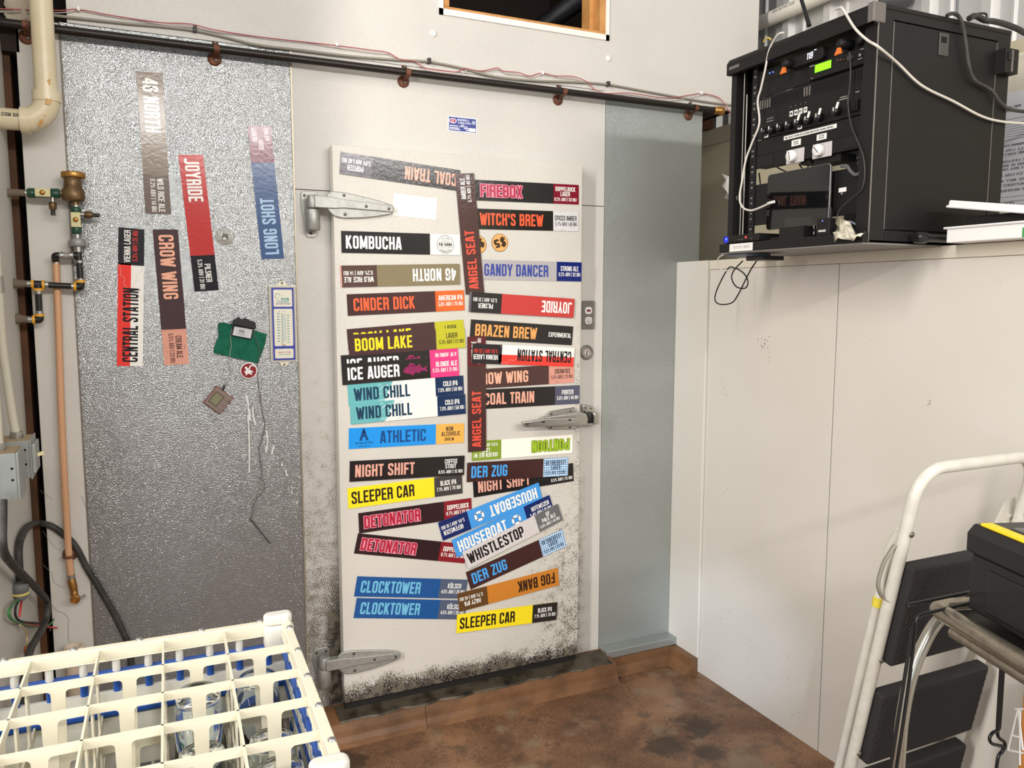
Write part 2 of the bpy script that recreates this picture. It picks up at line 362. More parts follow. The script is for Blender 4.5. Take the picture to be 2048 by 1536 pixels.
# white caulk smears on the galvanised panel
mcau = mat('white_caulk', (232, 230, 224), .6); ck = MB()
for pts, r in (([(492, 790), (497, 815), (500, 840)], .004), ([(496, 830), (498, 880), (499, 945)], .0032), ([(505, 815), (508, 840), (512, 850)], .003), ([(533, 862), (535, 885), (532, 905)], .004), ([(547, 892), (544, 908)], .004),
               ([(556, 915), (556, 916)], .004), ([(564, 927), (565, 931)], .004), ([(571, 942), (574, 952)], .0035), ([(584, 984), (584, 987)], .003), ([(594, 1003), (594, 1006)], .002)):
    ps = smooth_path([Y(u, v, -.0005) for u, v in pts], 4)
    ck.tube([p + Vector((random.gauss(0, .0008), 0, 0)) for p in ps], [r * random.uniform(.6, 1.1) for _ in ps], mcau, 6)
for _ in range(46):
    u = 602 - abs(random.gauss(0, 11)); v = random.uniform(1085, 1245); p_ = Y(u, v, -.0005); h_ = random.uniform(.001, .005)
    ck.tube([p_, p_ + Vector((random.gauss(0, .0012), 0, h_))], random.uniform(.0005, .0011), mcau, 6)
for v_ in ck.v: v_.y = -.0005 + (v_.y + .0005) * .25
o = ck.build('caulk_smear'); tag(o, 'white caulk drips smeared down the galvanised panel', 'caulk', kind='stuff')
# ================================================================== lettering (own condensed stroke alphabet)
def glyphs(T=.16):
    Wd = .46; l = T / 2; r = Wd - T / 2; b = T / 2; t = 1 - T / 2; m = .5; c = Wd / 2
    G = {}
    def g(ch, *paths, w=Wd): G[ch] = (w, paths)
    R = .12                                   # a path is (points, corner radius, closed)
    L = lambda *p: (p, 0, False)
    g('A', L((l - .02, 0), (c - .035, 1)), L((r + .02, 0), (c + .035, 1)), L((l + .05, .24), (r - .05, .24)))
    g('B', L((l, 0), (l, 1)), (((l, t), (r - .01, t), (r - .01, m + .01), (l, m + .01)), R, False), (((l, m + .01), (r, m + .01), (r, b), (l, b)), R, False))
    g('C', (((r, .66), (r, t), (l, t), (l, b), (r, b), (r, .34)), R, False))
    g('D', L((l, 0), (l, 1)), (((l, t), (r, t), (r, b), (l, b)), R, False))
    g('E', L((l, 0), (l, 1)), L((l, t), (r + .04, t)), L((l, m), (r, m)), L((l, b), (r + .04, b)), w=.42)
    g('F', L((l, 0), (l, 1)), L((l, t), (r + .04, t)), L((l, m - .02), (r, m - .02)), w=.41)
    g('G', (((r, .68), (r, t), (l, t), (l, b), (r, b), (r, .47)), R, False), L((c, .47), (r + T / 2, .47)))
    g('H', L((l, 0), (l, 1)), L((r, 0), (r, 1)), L((l, m), (r, m)))
    g('I', L((l, 0), (l, 1)), w=T)
    g('J', (((r - .06, 1), (r - .06, b), (l - .06, b), (l - .06, .2)), R, False), w=.40)
    g('K', L((l, 0), (l, 1)), L((l + .02, .40), (r, 1)), L((l + .09, .56), (r + .02, 0)))
    g('L', L((l, 0), (l, 1)), L((l, b), (r + .02, b)), w=.39)
    g('M', L((l, 0), (l, 1)), L((l, 1), (.30, .12)), L((.60 - l, 1), (.30, .12)), L((.60 - l, 0), (.60 - l, 1)), w=.60)
    g('N', L((l, 0), (l, 1)), L((l, 1), (r, 0)), L((r, 0), (r, 1)), w=.47)
    g('O', (((l, b), (r, b), (r, t), (l, t)), R, True))
    g('P', L((l, 0), (l, 1)), (((l, t), (r, t), (r, .43), (l, .43)), R, False))
    g('Q', (((l, b), (r, b), (r, t), (l, t)), R, True), L((c, .2), (r + .05, -.04)))
    g('R', L((l, 0), (l, 1)), (((l, t), (r, t), (r, m), (l, m)), R, False), (((c - .05, m), (r, m - .02), (r + .01, 0)), R, False))
    g('S', (((r, .70), (r, t), (l, t), (l, .60), (r, .40), (r, b), (l, b), (l, .30)), R, False))
    g('T', L((.2, 0), (.2, 1)), L((-.01, t), (.41, t)), w=.40)
    g('U', (((l, 1), (l, b), (r, b), (r, 1)), R, False))
    g('V', L((l - .03, 1), (c - .02, 0)), L((r + .03, 1), (c + .02, 0)))
    g('W', L((l - .03, 1), (.2, 0)), L((.2, 0), (.32, .9)), L((.32, .9), (.44, 0)), L((.44, 0), (.64 - l + .03, 1)), w=.64)
    g('X', L((l - .03, 0), (r + .03, 1)), L((l - .03, 1), (r + .03, 0)))
    g('Y', L((l - .03, 1), (c, .42)), L((r + .03, 1), (c, .42)), L((c, 0), (c, .46)))
    g('Z', L((.02, t), (r + .04, t)), L((.0, b), (r + .04, b)), L((l - .01, .1), (r + .01, .9)), w=.42)
    g('0', *G['O'][1]); g('1', L((.17, 0), (.17, 1)), L((.0, .80), (.17, .87)), w=.27)
    g('2', (((l, .68), (l, t), (r, t), (r, .58), (l, .12)), .11, False), L((.02, b), (r + .06, b)))
    g('3', (((l, .70), (l, t), (r, t), (r, m + .02), (c - .05, m + .02)), R, False), (((c - .05, m), (r, m), (r, b), (l, b), (l, .30)), R, False))
    g('4', L((r - .04, 0), (r - .04, 1)), L((r - .05, .96), (l - .03, .28)), L((l - .05, .26), (r + .08, .26)))
    g('5', L((l, .5), (l + .01, 1)), L((l, t), (r + .04, t)), (((l, .56), (r, .56), (r, b), (l, b), (l, .28)), R, False))
    g('6', (((r, .70), (r, t), (l, t), (l, b), (r, b), (r, .55), (l, .55)), R, False))
    g('7', L((.0, t), (r + .06, t)), L((r, .92), (.14, 0)))
    g('8', (((l, m), (r, m), (r, t), (l, t)), R, True), (((l, b), (r, b), (r, m), (l, m)), R, True))
    g('9', (((r, .45), (l, .45), (l, t), (r, t), (r, b), (l, b), (l, .30)), R, False))
    s = T * .62
    G['%'] = (.62, ((((.05, .56), (.2, .56), (.2, .95), (.05, .95)), .07, True), (((.42, .05), (.57, .05), (.57, .44), (.42, .44)), .07, True), (((.14, 0), (.48, 1)), 0, False)))
    g('|', L((l, -.12), (l, 1.12)), w=T); g('/', L((.0, 0), (.3, 1)), w=.32); g("'", L((l, .66), (l, 1)), w=T); g('.', L((l, 0), (l, T)), w=T); g('-', L((0, m), (.26, m)), w=.28)
    g('$', *G['S'][1], L((c, -.1), (c, 1.1))); g('^', *G['O'][1], L((l, 1.07), (l + .1, 1.2)), L((r - .1, 1.07), (r, 1.2))); g(':', L((l, .1), (l, .28)), L((l, .6), (l, .78)), w=T)
    return G
def round_path(pts, rad, closed):
    pts = [Vector((p[0], p[1])) for p in pts]
    if rad <= 0: return pts
    out = []; n = len(pts)
    for i, p in enumerate(pts):
        if not closed and i in (0, n - 1): out.append(p); continue
        a = pts[i - 1] - p; c = pts[(i + 1) % n] - p
        q = min(rad, a.length * .49, c.length * .49); p0 = p + a.normalized() * q; p1 = p + c.normalized() * q
        for k in range(5):
            s = k / 4; out.append((1 - s) ** 2 * p0 + 2 * s * (1 - s) * p + s * s * p1)
    return out
def stroke(mb, pts, closed, w, fn, mat_):
    n = len(pts); L = []; Rr = []
    for i in range(n):
        if closed: a, b = pts[i - 1], pts[(i + 1) % n]
        else: a, b = pts[max(i - 1, 0)], pts[min(i + 1, n - 1)]
        p = pts[i]
        d1 = (p - a).normalized() if (p - a).length > 1e-7 else (b - p).normalized()
        d2 = (b - p).normalized() if (b - p).length > 1e-7 else d1
        n1 = Vector((-d1.y, d1.x)); n2 = Vector((-d2.y, d2.x)); mm = n1 + n2
        mm = mm.normalized() if mm.length > 1e-6 else n1
        k = 1 / max(.5, mm.dot(n1)); L.append(p + mm * w / 2 * k); Rr.append(p - mm * w / 2 * k)
    vs = [fn(q) for q in L] + [fn(q) for q in Rr]
    mb.add(vs, [(i, (i + 1) % n, n + (i + 1) % n, n + i) for i in range(n if closed else n - 1)], mat_)
_G = {}
def lift(p, P, x, z, k):
    """raise the k-th stroke of a letter a hair so overlapping ink never shares a plane"""
    if not k: return p
    a = P(x, z); n = (P(x + .01, z) - a).cross(P(x, z + .01) - a)
    return p + n.normalized() * (.00005 * k) if n.length > 0 else p
def text(mb, s, x0, x1, z0, z1, mat_, P, T=.16, grow=0, slant=0, gap=.085):
    """fit s into [x0,x1]x[z0,z1]; P maps a local (x, z) to 3-D; grow fattens strokes for outlines"""
    key = round(T, 3); G = _G.setdefault(key, glyphs(T))
    tot = 0
    for ch in s: tot += (.20 if ch == ' ' else G[ch][0]) + gap
    tot -= gap; sx = (x1 - x0) / tot; sz = (z1 - z0); cur = 0
    for ch in s:
        if ch == ' ': cur += .20 + gap; continue
        w, paths = G[ch]
        for ip, (pts, rad, cl) in enumerate(paths):
            pp = round_path(pts, rad, cl)
            tw = T * (.62 if ch == '%' else 1) + grow
            if grow and not cl:
                d0 = (pp[0] - pp[1]).normalized(); d1 = (pp[-1] - pp[-2]).normalized(); pp = [pp[0] + d0 * grow / 2] + pp[1:-1] + [pp[-1] + d1 * grow / 2]
            stroke(mb, pp, cl, tw, lambda q, c0=cur, ip=ip: lift(P(x0 + (q.x + c0) * sx + slant * q.y * sz, z0 + q.y * sz), P, x0, z0, ip), mat_)
        cur += w + gap

# ================================================================== the cooler door
DT = .06                                            # door face stands this far off the frame
door = struct(MB().box(0, .9692, -DT, -.006, .1174, 2.0974, M_door).build('door_1', bevel=.003))
mgk = mat('black_rubber_gasket', (26, 22, 20), .7)
MB().box(.012, .957, -.006, 0, .135, 2.085, mgk).box(.004, .965, -.05, -.02, .088, .1172, mgk).build('gasket', door)
M_steel = mat('brushed_zinc', (172, 171, 164), .46, .6, bump=(190, .10, .0006), vary=(60, (150, 152, 146), .7))
M_screw = mat('dark_screw_head', (96, 92, 84), .45, .7)
M_chrome = mat('satin_chrome', (186, 184, 178), .22, .92)
def screw(mb_parent, p, r=.0052, name='screw'):
    p = Vector(p); m = MB().lathe([(r, 0), (r, .0012), (r * .7, .0022), (r * .3, .0016), (0, .0016)], M_screw, p, 'y', 12)
    return m.build(name, mb_parent, loc=p)
def hinge(z0, flip, label):
    """strap hinge: base plate on the jamb, barrel, long leaf-shaped strap across the door"""
    t = thing('strap_hinge', (-.05, -.01, z0), label, 'hinge', 'strap hinges of the cooler door')
    bp = [(-.099, z0 + .065), (-.092, z0 + .073), (-.047, z0 + .073), (-.040, z0 + .065), (-.040, z0 - .03), (-.047, z0 - .075), (-.055, z0 - .082), (-.078, z0 - .082), (-.086, z0 - .075), (-.099, z0 + .02)]
    b = MB().prism(bp, -.007, 0, M_steel).build('base_plate', t, bevel=.002)
    for q in ((-.087, z0 + .058), (-.053, z0 + .058), (-.069, z0 - .068)): screw(b, (q[0], -.007, q[1]))
    MB().lathe([(0, -.060), (.021, -.060), (.0235, -.057), (.0235, .008), (.0225, .010), (0, .010)], M_steel, (-.066, -.038, z0), seg=24).box(-.085, -.047, -.034, -.006, z0 - .056, z0 + .006, M_steel).build('barrel', t)
    k = MB().lathe([(0, .012), (.0195, .012), (.0205, .016), (.0205, .052), (.0185, .055), (0, .055)], M_steel, (-.066, -.046, z0), seg=24)
    k.build('knuckle', t)
    d = -1 if flip else 1
    arm = [(-.066, .052), (-.01, .050), (.03, .044), (.205, .031), (.205, .009), (.03, .015), (-.0, .012), (-.066, .013)]
    MB().prism([(x, z0 + z) for x, z in arm], -DT - .017, -DT - .009, M_steel).prism([(-.066, z0 + .013), (-.066, z0 + .052), (-.02, z0 + .051), (-.02, z0 + .013)], -DT - .014, -.045, M_steel).build('arm', t, bevel=.002)
    lf = [(-.022, .058), (-.008, .070), (.03, .069), (.09, .060), (.16, .046), (.197, .036), (.209, .026), (.209, .012), (.197, .002), (.15, -.008), (.09, -.016), (.03, -.019), (.002, -.014), (-.012, -.003), (-.024, .012)]
    s = MB().prism([(x, z0 + z) for x, z in lf], -DT - .010, -DT, M_steel).build('strap', t, bevel=.003)
    for q in ((.034, .058), (.036, -.006), (.108, .024), (.188, .019)):
        screw(s, (q[0], -DT - (.0168 if q[0] > .1 else .010), z0 + q[1]))
    return t
hinge(1.872, 0, 'zinc strap hinge near the top left of the cooler door')
hinge(.247, 0, 'zinc strap hinge near the mouldy bottom left of the cooler door')

# latch ------------------------------------------------------------
def LP(u, v, d=DT): return Y(u, v, -d)
lt = thing('door_latch', LP(1130, 835), 'chrome lever latch with a long pull handle on the right of the cooler door', 'latch')
def outline(pts, d): return [(LP(u, v, d).x, LP(u, v, d).z) for u, v in pts]
MB().prism(outline([(1085, 842), (1092, 826), (1100, 822), (1148, 814), (1152, 826), (1152, 858), (1100, 859), (1090, 853)], .064), -DT - .012, -DT, M_chrome).build('base_plate', lt, bevel=.003)
MB().prism(outline([(1081, 836), (1086, 832), (1150, 822), (1168, 826), (1171, 838), (1168, 850), (1104, 853), (1083, 848)], .08), -DT - .045, -DT - .010, M_chrome).build('housing', lt, bevel=.006, seg=3)
hp = [(1042, 843), (1052, 842), (1088, 836), (1155, 834), (1156, 846), (1112, 851), (1052, 854), (1043, 852)]
MB().prism(outline(hp, .11), -DT - .066, -DT - .046, M_chrome).build('handle', lt, bevel=.004, seg=3)
sl = MB(); mkb = mat('dark_slot', (30, 26, 24), .6)
for u, v in ((1055, 848), (1087, 844), (1140, 840)): sl.box(*[c for a in (LP(u, v, .127).x,) for c in (a - .006, a + .006)], -DT - .0672, -DT - .0658, LP(u, v, .127).z - .003, LP(u, v, .127).z + .003, mkb)
sl.build('keyhole', lt)
for u, v in ((1103, 827), (1141, 822), (1102, 855), (1140, 855)): screw(lt, (LP(u, v, .073).x, -DT - .0125, LP(u, v, .073).z), .004)
st_ = thing('latch_strike', Y(1180, 830, 0), 'chrome strike with a roller on the door frame facing the latch', 'strike')
MB().prism([(q.x, q.z) for q in (Y(1163, 812, -.02), Y(1166, 809, -.02), Y(1184, 811, -.02), Y(1187, 822, -.02), Y(1192, 824, -.02), Y(1193, 846, -.02), Y(1186, 850, -.02), Y(1164, 850, -.02))], -.03, 0, M_chrome).build('strike_plate', st_, bevel=.003)
ro = Y(1178, 835, -.055); MB().lathe([(0, -.022), (.011, -.022), (.013, -.016), (.013, .016), (.011, .022), (0, .022)], mat('black_roller', (34, 32, 30), .4), ro, seg=18).build('roller', st_)
ar = Y(1187, 835, -.055); MB().box(ar.x - .010, ar.x + .016, -.075, -.028, ar.z - .026, ar.z + .020, M_chrome).build('arm', st_, bevel=.005, seg=3)
for u, v in ((1171, 816), (1182, 817)): screw(st_, Y(u, v, -.0305), .004)

# door-frame fittings ------------------------------------------------------
sw = thing('switch_plate', Y(1177, 630, 0), 'grey duplex plate with a switch and pilot light right of the cooler door', 'switch')
c = Y(1177, 630, -.006); MB().box(c.x - .0285, c.x + .0285, -.008, 0, c.z - .057, c.z + .057, mat('grey_cover_plate', (120, 116, 108), .5, .3)).build('plate', sw, bevel=.002)
mwp = mat('white_plastic', (236, 234, 230), .4); mred = mat('dark_red_plastic', (120, 34, 28), .4)
def oval(cx, cz, a, b, n=20): return [(cx + a * math.cos(2 * PI * i / n), max(cz - b * .82, min(cz + b * .82, cz + b * math.sin(2 * PI * i / n)))) for i in range(n)]
sq = Y(1177, 621, -.009); k = MB().prism(oval(sq.x, sq.z, .0165, .0175), -.0105, -.007, mwp).build('switch', sw, bevel=.001)
MB().box(sq.x - .009, sq.x + .007, -.016, -.010, sq.z - .004, sq.z + .004, mred).build('rocker', k, bevel=.001)
sq = Y(1177, 641, -.009); MB().prism(oval(sq.x, sq.z, .0165, .0175), -.0105, -.007, mwp).lathe([(.011, 0), (.010, .004), (.0, .005)], mat('frosted_lens', (214, 206, 196), .25), (sq.x, -.0105, sq.z), 'y', 16).build('pilot_light', sw)
th = thing('dial_thermometer', Y(1175, 705, 0), 'round grey dial thermometer set in the frame right of the cooler door', 'thermometer')
c = Y(1174, 705, -.005); MB().lathe([(.0305, 0), (.0305, .004), (.028, .007), (.020, .008), (.018, .004), (0, .004)], mat('grey_bezel', (134, 130, 122), .45, .4), (c.x, 0, c.z), 'y', 28).build('bezel', th)
dl = MB().lathe([(.0178, .0045), (0, .0046)], mat('dial_face', (206, 200, 190), .3), (c.x, 0, c.z), 'y', 24)
dl.lathe([(.0135, .0050), (.0150, .0051)], mred, (c.x, 0, c.z), 'y', 24).box(c.x - .0012, c.x + .0012, -.0062, -.005, c.z - .012, c.z + .009, mkb, Matrix.Translation((c.x, 0, c.z)) @ Matrix.Rotation(.25, 4, 'Y') @ Matrix.Translation((-c.x, 0, -c.z))); dl.build('dial', th)
for a in (90, 215, 330): screw(th, (c.x + .0255 * math.cos(math.radians(a)), -.0062, c.z + .0255 * math.sin(math.radians(a))), .0025)
# maker's plate
c = Y(925, 249.5, -.001); pl = MB(); mbl = mat('blue_enamel', (38, 52, 132), .35); msv = mat('silver_plate', (214, 216, 224), .3, .6); pw, ph = .0565, .027
RP = Matrix.Translation((c.x, 0, c.z)) @ Matrix.Rotation(math.radians(.6), 4, 'Y')
PP = lambda x, z, d=-.0019: RP @ Vector((x, d, z))
pl.box(-pw, pw, -.0012, 0, -ph, ph, msv, RP).box(-pw + .003, pw - .003, -.0016, -.0012, -ph + .0025, ph - .0025, mbl, RP)
pl.add([PP(-.038 + .0145 * math.cos(a * PI / 10), .0105 + .0095 * math.sin(a * PI / 10), -.0018) for a in range(20)], [tuple(range(20))], mat('logo_white', (226, 214, 226), .4))
pl.add([PP(-.038 + .011 * math.cos(a * PI / 10), .0105 + .0072 * math.sin(a * PI / 10), -.0020) for a in range(20)], [tuple(range(20))], mat('logo_crimson', (150, 30, 62), .4))
for x in (-.042, -.036): pl.add([PP(x - .0012, .004, -.0022), PP(x + .0018, .004, -.0022), PP(x + .0012, .016, -.0022), PP(x - .0006, .016, -.0022)], [(0, 1, 2, 3)], mat('logo_white', (226, 214, 226), .4))
mwt = mat('plate_lettering', (222, 226, 240), .4)
text(pl, 'WARRELL', -.022, .026, .0125, .0195, mwt, PP, .13, slant=.25); text(pl, 'COOLERS', -.018, .032, .003, .0095, mwt, PP, .13, slant=.25); text(pl, 'INC', -.006, .006, -.004, .001, mwt, PP, .13)
for x0, x1, z in ((-.051, -.018, -.0085), (-.014, .02, -.0085), (-.051, -.014, -.0155), (-.051, -.010, -.0205)): pl.box(x0, x1, -.0019, -.0016, z, z + .003, mwt, RP)
pl.box(.024, .051, -.0019, -.0016, -.022, -.0095, mat('plate_blank', (238, 240, 232), .4), RP).box(.006, .022, -.0019, -.0016, -.0145, -.011, mwt, RP).box(.014, .022, -.0019, -.0016, -.021, -.017, mwt, RP)
pl.box(.037, .051, -.0019, -.0016, .003, .018, mat('plate_grey', (122, 134, 160), .4), RP)
text(pl, 'NSF', .039, .049, .007, .0145, mwt, lambda x, z: PP(x, z, -.0022), .15)
tag(pl.build('maker_plate', loc=(c.x, 0, c.z)), 'small blue and silver metal maker plate above the cooler door', 'plate')
# ================================================================== beer-name strips
_v = {}
def vin(rgb):
    if rgb not in _v: _v[rgb] = mat('vinyl_%02x%02x%02x' % rgb, rgb, .15, bump=(85, .22, .0012, 2), spec=.45)
    return _v[rgb]
def ink(rgb): return mat('ink_%02x%02x%02x' % rgb, rgb, .15, bump=(85, .22, .0012, 2), spec=.45)
SL, SH = .4345, .0742
BLK, BRN, WHT, PEACH = (38, 35, 34), (70, 46, 44), (240, 238, 232), (236, 172, 148)
def strip(key, cx, cz, ang, lvl, base, name, ncol, x0, x1, lines, sbg, scol, label, split=.745, plane=DT, outline=None, slant=0, extra=None, L=SL, H=SH, T=.163, zr=(.20, .80), mid=None):
    """one printed strip, local x = reading direction, local z = up, face towards -y"""
    m = MB(); e = .0007; f = lambda d: (lambda x, z: Vector((x, d, z)))
    d0, d1, d2, d3 = -e, -e - .00025, -e - .0005, -e - .00075
    xs = -L / 2 + split * L
    m.box(-L / 2, L / 2, d0, 0, -H / 2, H / 2, vin(base))
    if sbg: m.add([(xs, d1, -H / 2), (L / 2, d1, -H / 2), (L / 2, d1, H / 2), (xs, d1, H / 2)], [(0, 1, 2, 3)], vin(sbg))
    X0, X1 = -L / 2 + x0 * L, -L / 2 + x1 * L; z0, z1 = -H / 2 + zr[0] * H, -H / 2 + zr[1] * H
    if extra: extra(m, L, H, d1, d2, d3)
    if name:
        if outline: text(m, name, X0, X1, z0, z1, ink(outline), f(d2), T, grow=.10, slant=slant)
        text(m, name, X0, X1, z0, z1, ink(ncol), f(d3 if outline else d2), T if not outline else T * .8, slant=slant)
    n = len(lines)
    if n:
        rows = {1: [(.38, .62)], 2: [(.53, .78), (.26, .45)], 3: [(.64, .86), (.39, .61), (.14, .31)]}[n]
        for (s, a, b), (r0, r1) in zip(lines, rows):
            col = scol[lines.index((s, a, b))] if isinstance(scol, list) else scol
            text(m, s, -L / 2 + a * L, -L / 2 + b * L, -H / 2 + r0 * H, -H / 2 + r1 * H, ink(col), f(d2), .145 if r1 - r0 > .2 else .13)
    o = m.build('beer_strip', fix=False)
    o.location = (cx, -plane - .0002 - .0016 * lvl, cz); o.rotation_euler = (0, -math.radians(ang), 0)
    return tag(o, label, 'sticker', 'beer name strips on the cooler door' if plane else 'beer name strips on the galvanised panel')
def scratchy(rgb, a=.745, n=26):
    """a band of rough printed strokes across the style field"""
    def fn(m, L, H, d1, d2, d3):
        rnd = random.Random(sum(rgb)); x0 = -L / 2 + a * L
        for i in range(n):
            z = -H / 2 + H * rnd.uniform(.03, .97); x = x0 + rnd.uniform(0, .8) * (L / 2 - x0); w = rnd.uniform(.1, .3) * (L / 2 - x0); h = rnd.uniform(.0006, .0014)
            m.add([(x, d1 - .00008, z), (min(x + w, L / 2), d1 - .00008, z + rnd.uniform(-.001, .001)), (min(x + w, L / 2), d1 - .00008, z + h), (x, d1 - .00008, z + h)], [(0, 1, 2, 3)], vin(rgb))
        for i in range(12):
            z = -H / 2 + H * (i + .3) / 12; m.add([(x0 - .003, d1 - .00008, z), (x0 + .002, d1 - .00008, z), (x0 + .002, d1 - .00008, z + .003), (x0 - .003, d1 - .00008, z + .003)], [(0, 1, 2, 3)], vin(rgb))
    return fn
def lozenges(m, L, H, d1, d2, d3):
    x0 = -L / 2 + .745 * L; nx, nz = 13, 8; w = (L / 2 - x0) / nx; h = H / nz; b = vin((58, 140, 200))
    for j in range(nz + 1):
        for i in range(nx):
            cx = x0 + (i + .5) * w; cz = -H / 2 + j * h
            pts = [(cx - w / 2, cz), (cx, cz + h / 2), (cx + w / 2, cz), (cx, cz - h / 2)]
            pts = [(x, max(-H / 2, min(H / 2, z))) for x, z in pts]; m.add([(x, d1 - .00012, z) for x, z in pts], [(0, 1, 2, 3)], b)
def halves(m, L, H, d1, d2, d3):
    r = vin((236, 62, 52)); xs = -L / 2 + .745 * L; m.add([(-L / 2, d1, 0.000), (xs, d1, 0), (xs, d1, H / 2), (-L / 2, d1, H / 2)], [(0, 1, 2, 3)], r)
    li = ink((206, 190, 182)); P = lambda q: Vector((q.x, d1 - .0001, q.y))
    for pts in ([(.60, -.1), (.63, -.25), (.67, -.2), (.70, -.42), (.74, -.4)], [(.47, -.5), (.52, -.36), (.50, -.22), (.55, -.12), (.60, -.1)], [(.56, .1), (.6, .28), (.64, .24), (.66, .42), (.70, .38), (.74, .46)]):
        stroke(m, [Vector((-L / 2 + a * L, b * H)) for a, b in pts], False, .0008, P, li)
    c = Vector((-L / 2 + .56 * L, -.33 * H)); k = ink((30, 26, 26))
    m.add([(c.x + (.0034 if i % 2 == 0 else .0015) * math.sin(i * PI / 5), d2, c.y + (.0034 if i % 2 == 0 else .0015) * math.cos(i * PI / 5)) for i in range(10)], [tuple(range(10))], k)
def fish(m, L, H, d1, d2, d3):
    pk = vin((148, 42, 92)); dk = vin((96, 30, 64)); x0 = -L / 2 + .505 * L; s = .218 * L; cz = -.02 * H
    body = [(0, -.06), (.06, .05), (.14, .16), (.26, .24), (.40, .26), (.55, .20), (.72, .10), (.84, .04), (.98, .20), (.93, -.02), (.99, -.2), (.85, -.10), (.70, -.12), (.52, -.18), (.36, -.24), (.20, -.22), (.08, -.16)]
    m.add([(x0 + a * s, d2, cz + b * H * .85) for a, b in body], [tuple(range(len(body)))], pk)
    for f_ in ([(.22, .24), (.28, .36), (.36, .38), (.46, .32), (.52, .2)], [(.58, .18), (.64, .28), (.70, .26), (.74, .1)], [(.32, -.24), (.38, -.38), (.44, -.22)], [(.58, -.16), (.62, -.28), (.68, -.12)]): m.add([(x0 + a * s, d2, cz + b * H * .85) for a, b in f_], [tuple(range(len(f_)))], pk)
    for i in range(6): m.add([(x0 + (.24 + .085 * i + k) * s, d3, cz + z * H) for k, z in ((0, .2), (.02, .2), (.015, -.08), (-.0, -.08))], [(0, 1, 2, 3)], dk)
    m.add([(x0 + .09 * s + .0022 * math.cos(a), d3, cz + .03 * H + .0022 * math.sin(a)) for a in (0, 1, 2, 3, 4, 5)], [tuple(range(6))], dk)
def icy(m, L, H, d1, d2, d3):
    te = vin((104, 176, 178)); xs = -L / 2; n = 14
    e = [(.29 + .09 * (i / n) + .025 * ((i * 37) % 7 / 7 - .5), -.5 + i / n) for i in range(n + 1)]
    m.add([(xs, d1, -H / 2)] + [(xs + a * L, d1, b * H) for a, b in e] + [(xs, d1, H / 2)], [tuple(range(n + 3))], te)
    rnd = random.Random(5); wt = vin((246, 246, 240))
    for i in range(34):
        a = xs + rnd.uniform(.24, .40) * L; b = rnd.uniform(-.48, .36) * H; l = rnd.uniform(.012, .035)
        m.add([(a, d1 - .0001, b), (a + l, d1 - .0001, min(H / 2, b + l * .42)), (a + l * .9, d1 - .0001, min(H / 2, b + l * .42 + .0012)), (a + l * .3, d1 - .0001, min(H / 2, b + .003))], [(0, 1, 2, 3)], wt if i % 3 else te)
def ring_logo(m, L, H, d1, d2, d3):
    k = ink((44, 42, 40)); cx = L / 2 - .13 * L; P = lambda q: Vector((q.x, d2, q.y)); PF = lambda x, z: Vector((x, d2, z))
    for r, w in ((.0320, .0014), (.0160, .0008)):
        if r > .02: stroke(m, [Vector((cx + r * math.cos(a * PI / 16), r * math.sin(a * PI / 16))) for a in range(32)], True, w, P, k)
        else:
            for a0 in (3, 19): stroke(m, [Vector((cx + r * math.cos(a * PI / 16), r * math.sin(a * PI / 16))) for a in range(a0, a0 + 11)], False, w, P, k)
    text(m, 'YA-SURE', cx - .026, cx + .026, -.0048, .0052, k, PF, .2); 
    for z in (.0085, -.0085): m.box(cx - .026, cx + .026, d2, d1, z - .0005, z + .0005, k)
    for ch, a0, st, r, up in (('EST 2014', 125, -10, .0235, 1), ('KOMBUCHA', 228, 12, .0255, -1)):
        for i, c_ in enumerate(ch):
            if c_ == ' ': continue
            a = math.radians(a0 + st * i); px, pz = cx + r * math.cos(a), r * math.sin(a); ro_ = a - PI / 2 if up == 1 else a + PI / 2
            h = .0026 if up == 1 else .0034
            text(m, c_, -h * .4, h * .4, -h, h, k, lambda x, z: Vector((px + x * math.cos(ro_) - z * math.sin(ro_), d2, pz + x * math.sin(ro_) + z * math.cos(ro_))), .2)
def buoy(cxf):
    def fn(m, L, H, d1, d2, d3):
        P = lambda q: Vector((q.x, d2, q.y)); PB = lambda q: Vector((q.x, d3, q.y)); cx = -L / 2 + cxf * L; r = .0150
        stroke(m, [Vector((cx + r * math.cos(a * PI / 14), r * math.sin(a * PI / 14))) for a in range(28)], True, .0085, P, ink((242, 242, 240)))
        for q in range(4):
            a0 = PI / 4 + q * PI / 2; stroke(m, [Vector((cx + r * math.cos(a0 + k), r * math.sin(a0 + k))) for k in (-.13, 0, .13)], False, .0100, PB, ink((26, 36, 66)))
        stroke(m, [Vector((cx + .0205 * math.cos(a * PI / 14), .0205 * math.sin(a * PI / 14))) for a in range(28)], True, .0008, P, ink((200, 214, 228)))
    return fn
def a_logo(m, L, H, d1, d2, d3):
    k = ink((28, 70, 124)); cx = -L / 2 + .125 * L
    m.add([(cx - .017, d2, -.009), (cx - .007, d2, -.009), (cx - .001, d2, .018), (cx + .0035, d2, .018), (cx + .001, d2, .034), (cx - .004, d2, .034)], [tuple(range(6))], k)
    m.add([(cx + .001, d2, .034), (cx + .0055, d2, .02), (cx + .017, d2, -.009), (cx + .008, d2, -.009), (cx + .003, d2, .004), (cx - .003, d2, .004)], [tuple(range(6))], k)
    P = lambda x, z: Vector((x, d2, z)); text(m, 'ATHLETIC', cx - .031, cx + .031, -.0215, -.0135, k, P, .14, gap=.2)
    text(m, 'BREWING CO', cx - .020, cx + .020, -.0315, -.0275, k, P, .12, gap=.25)
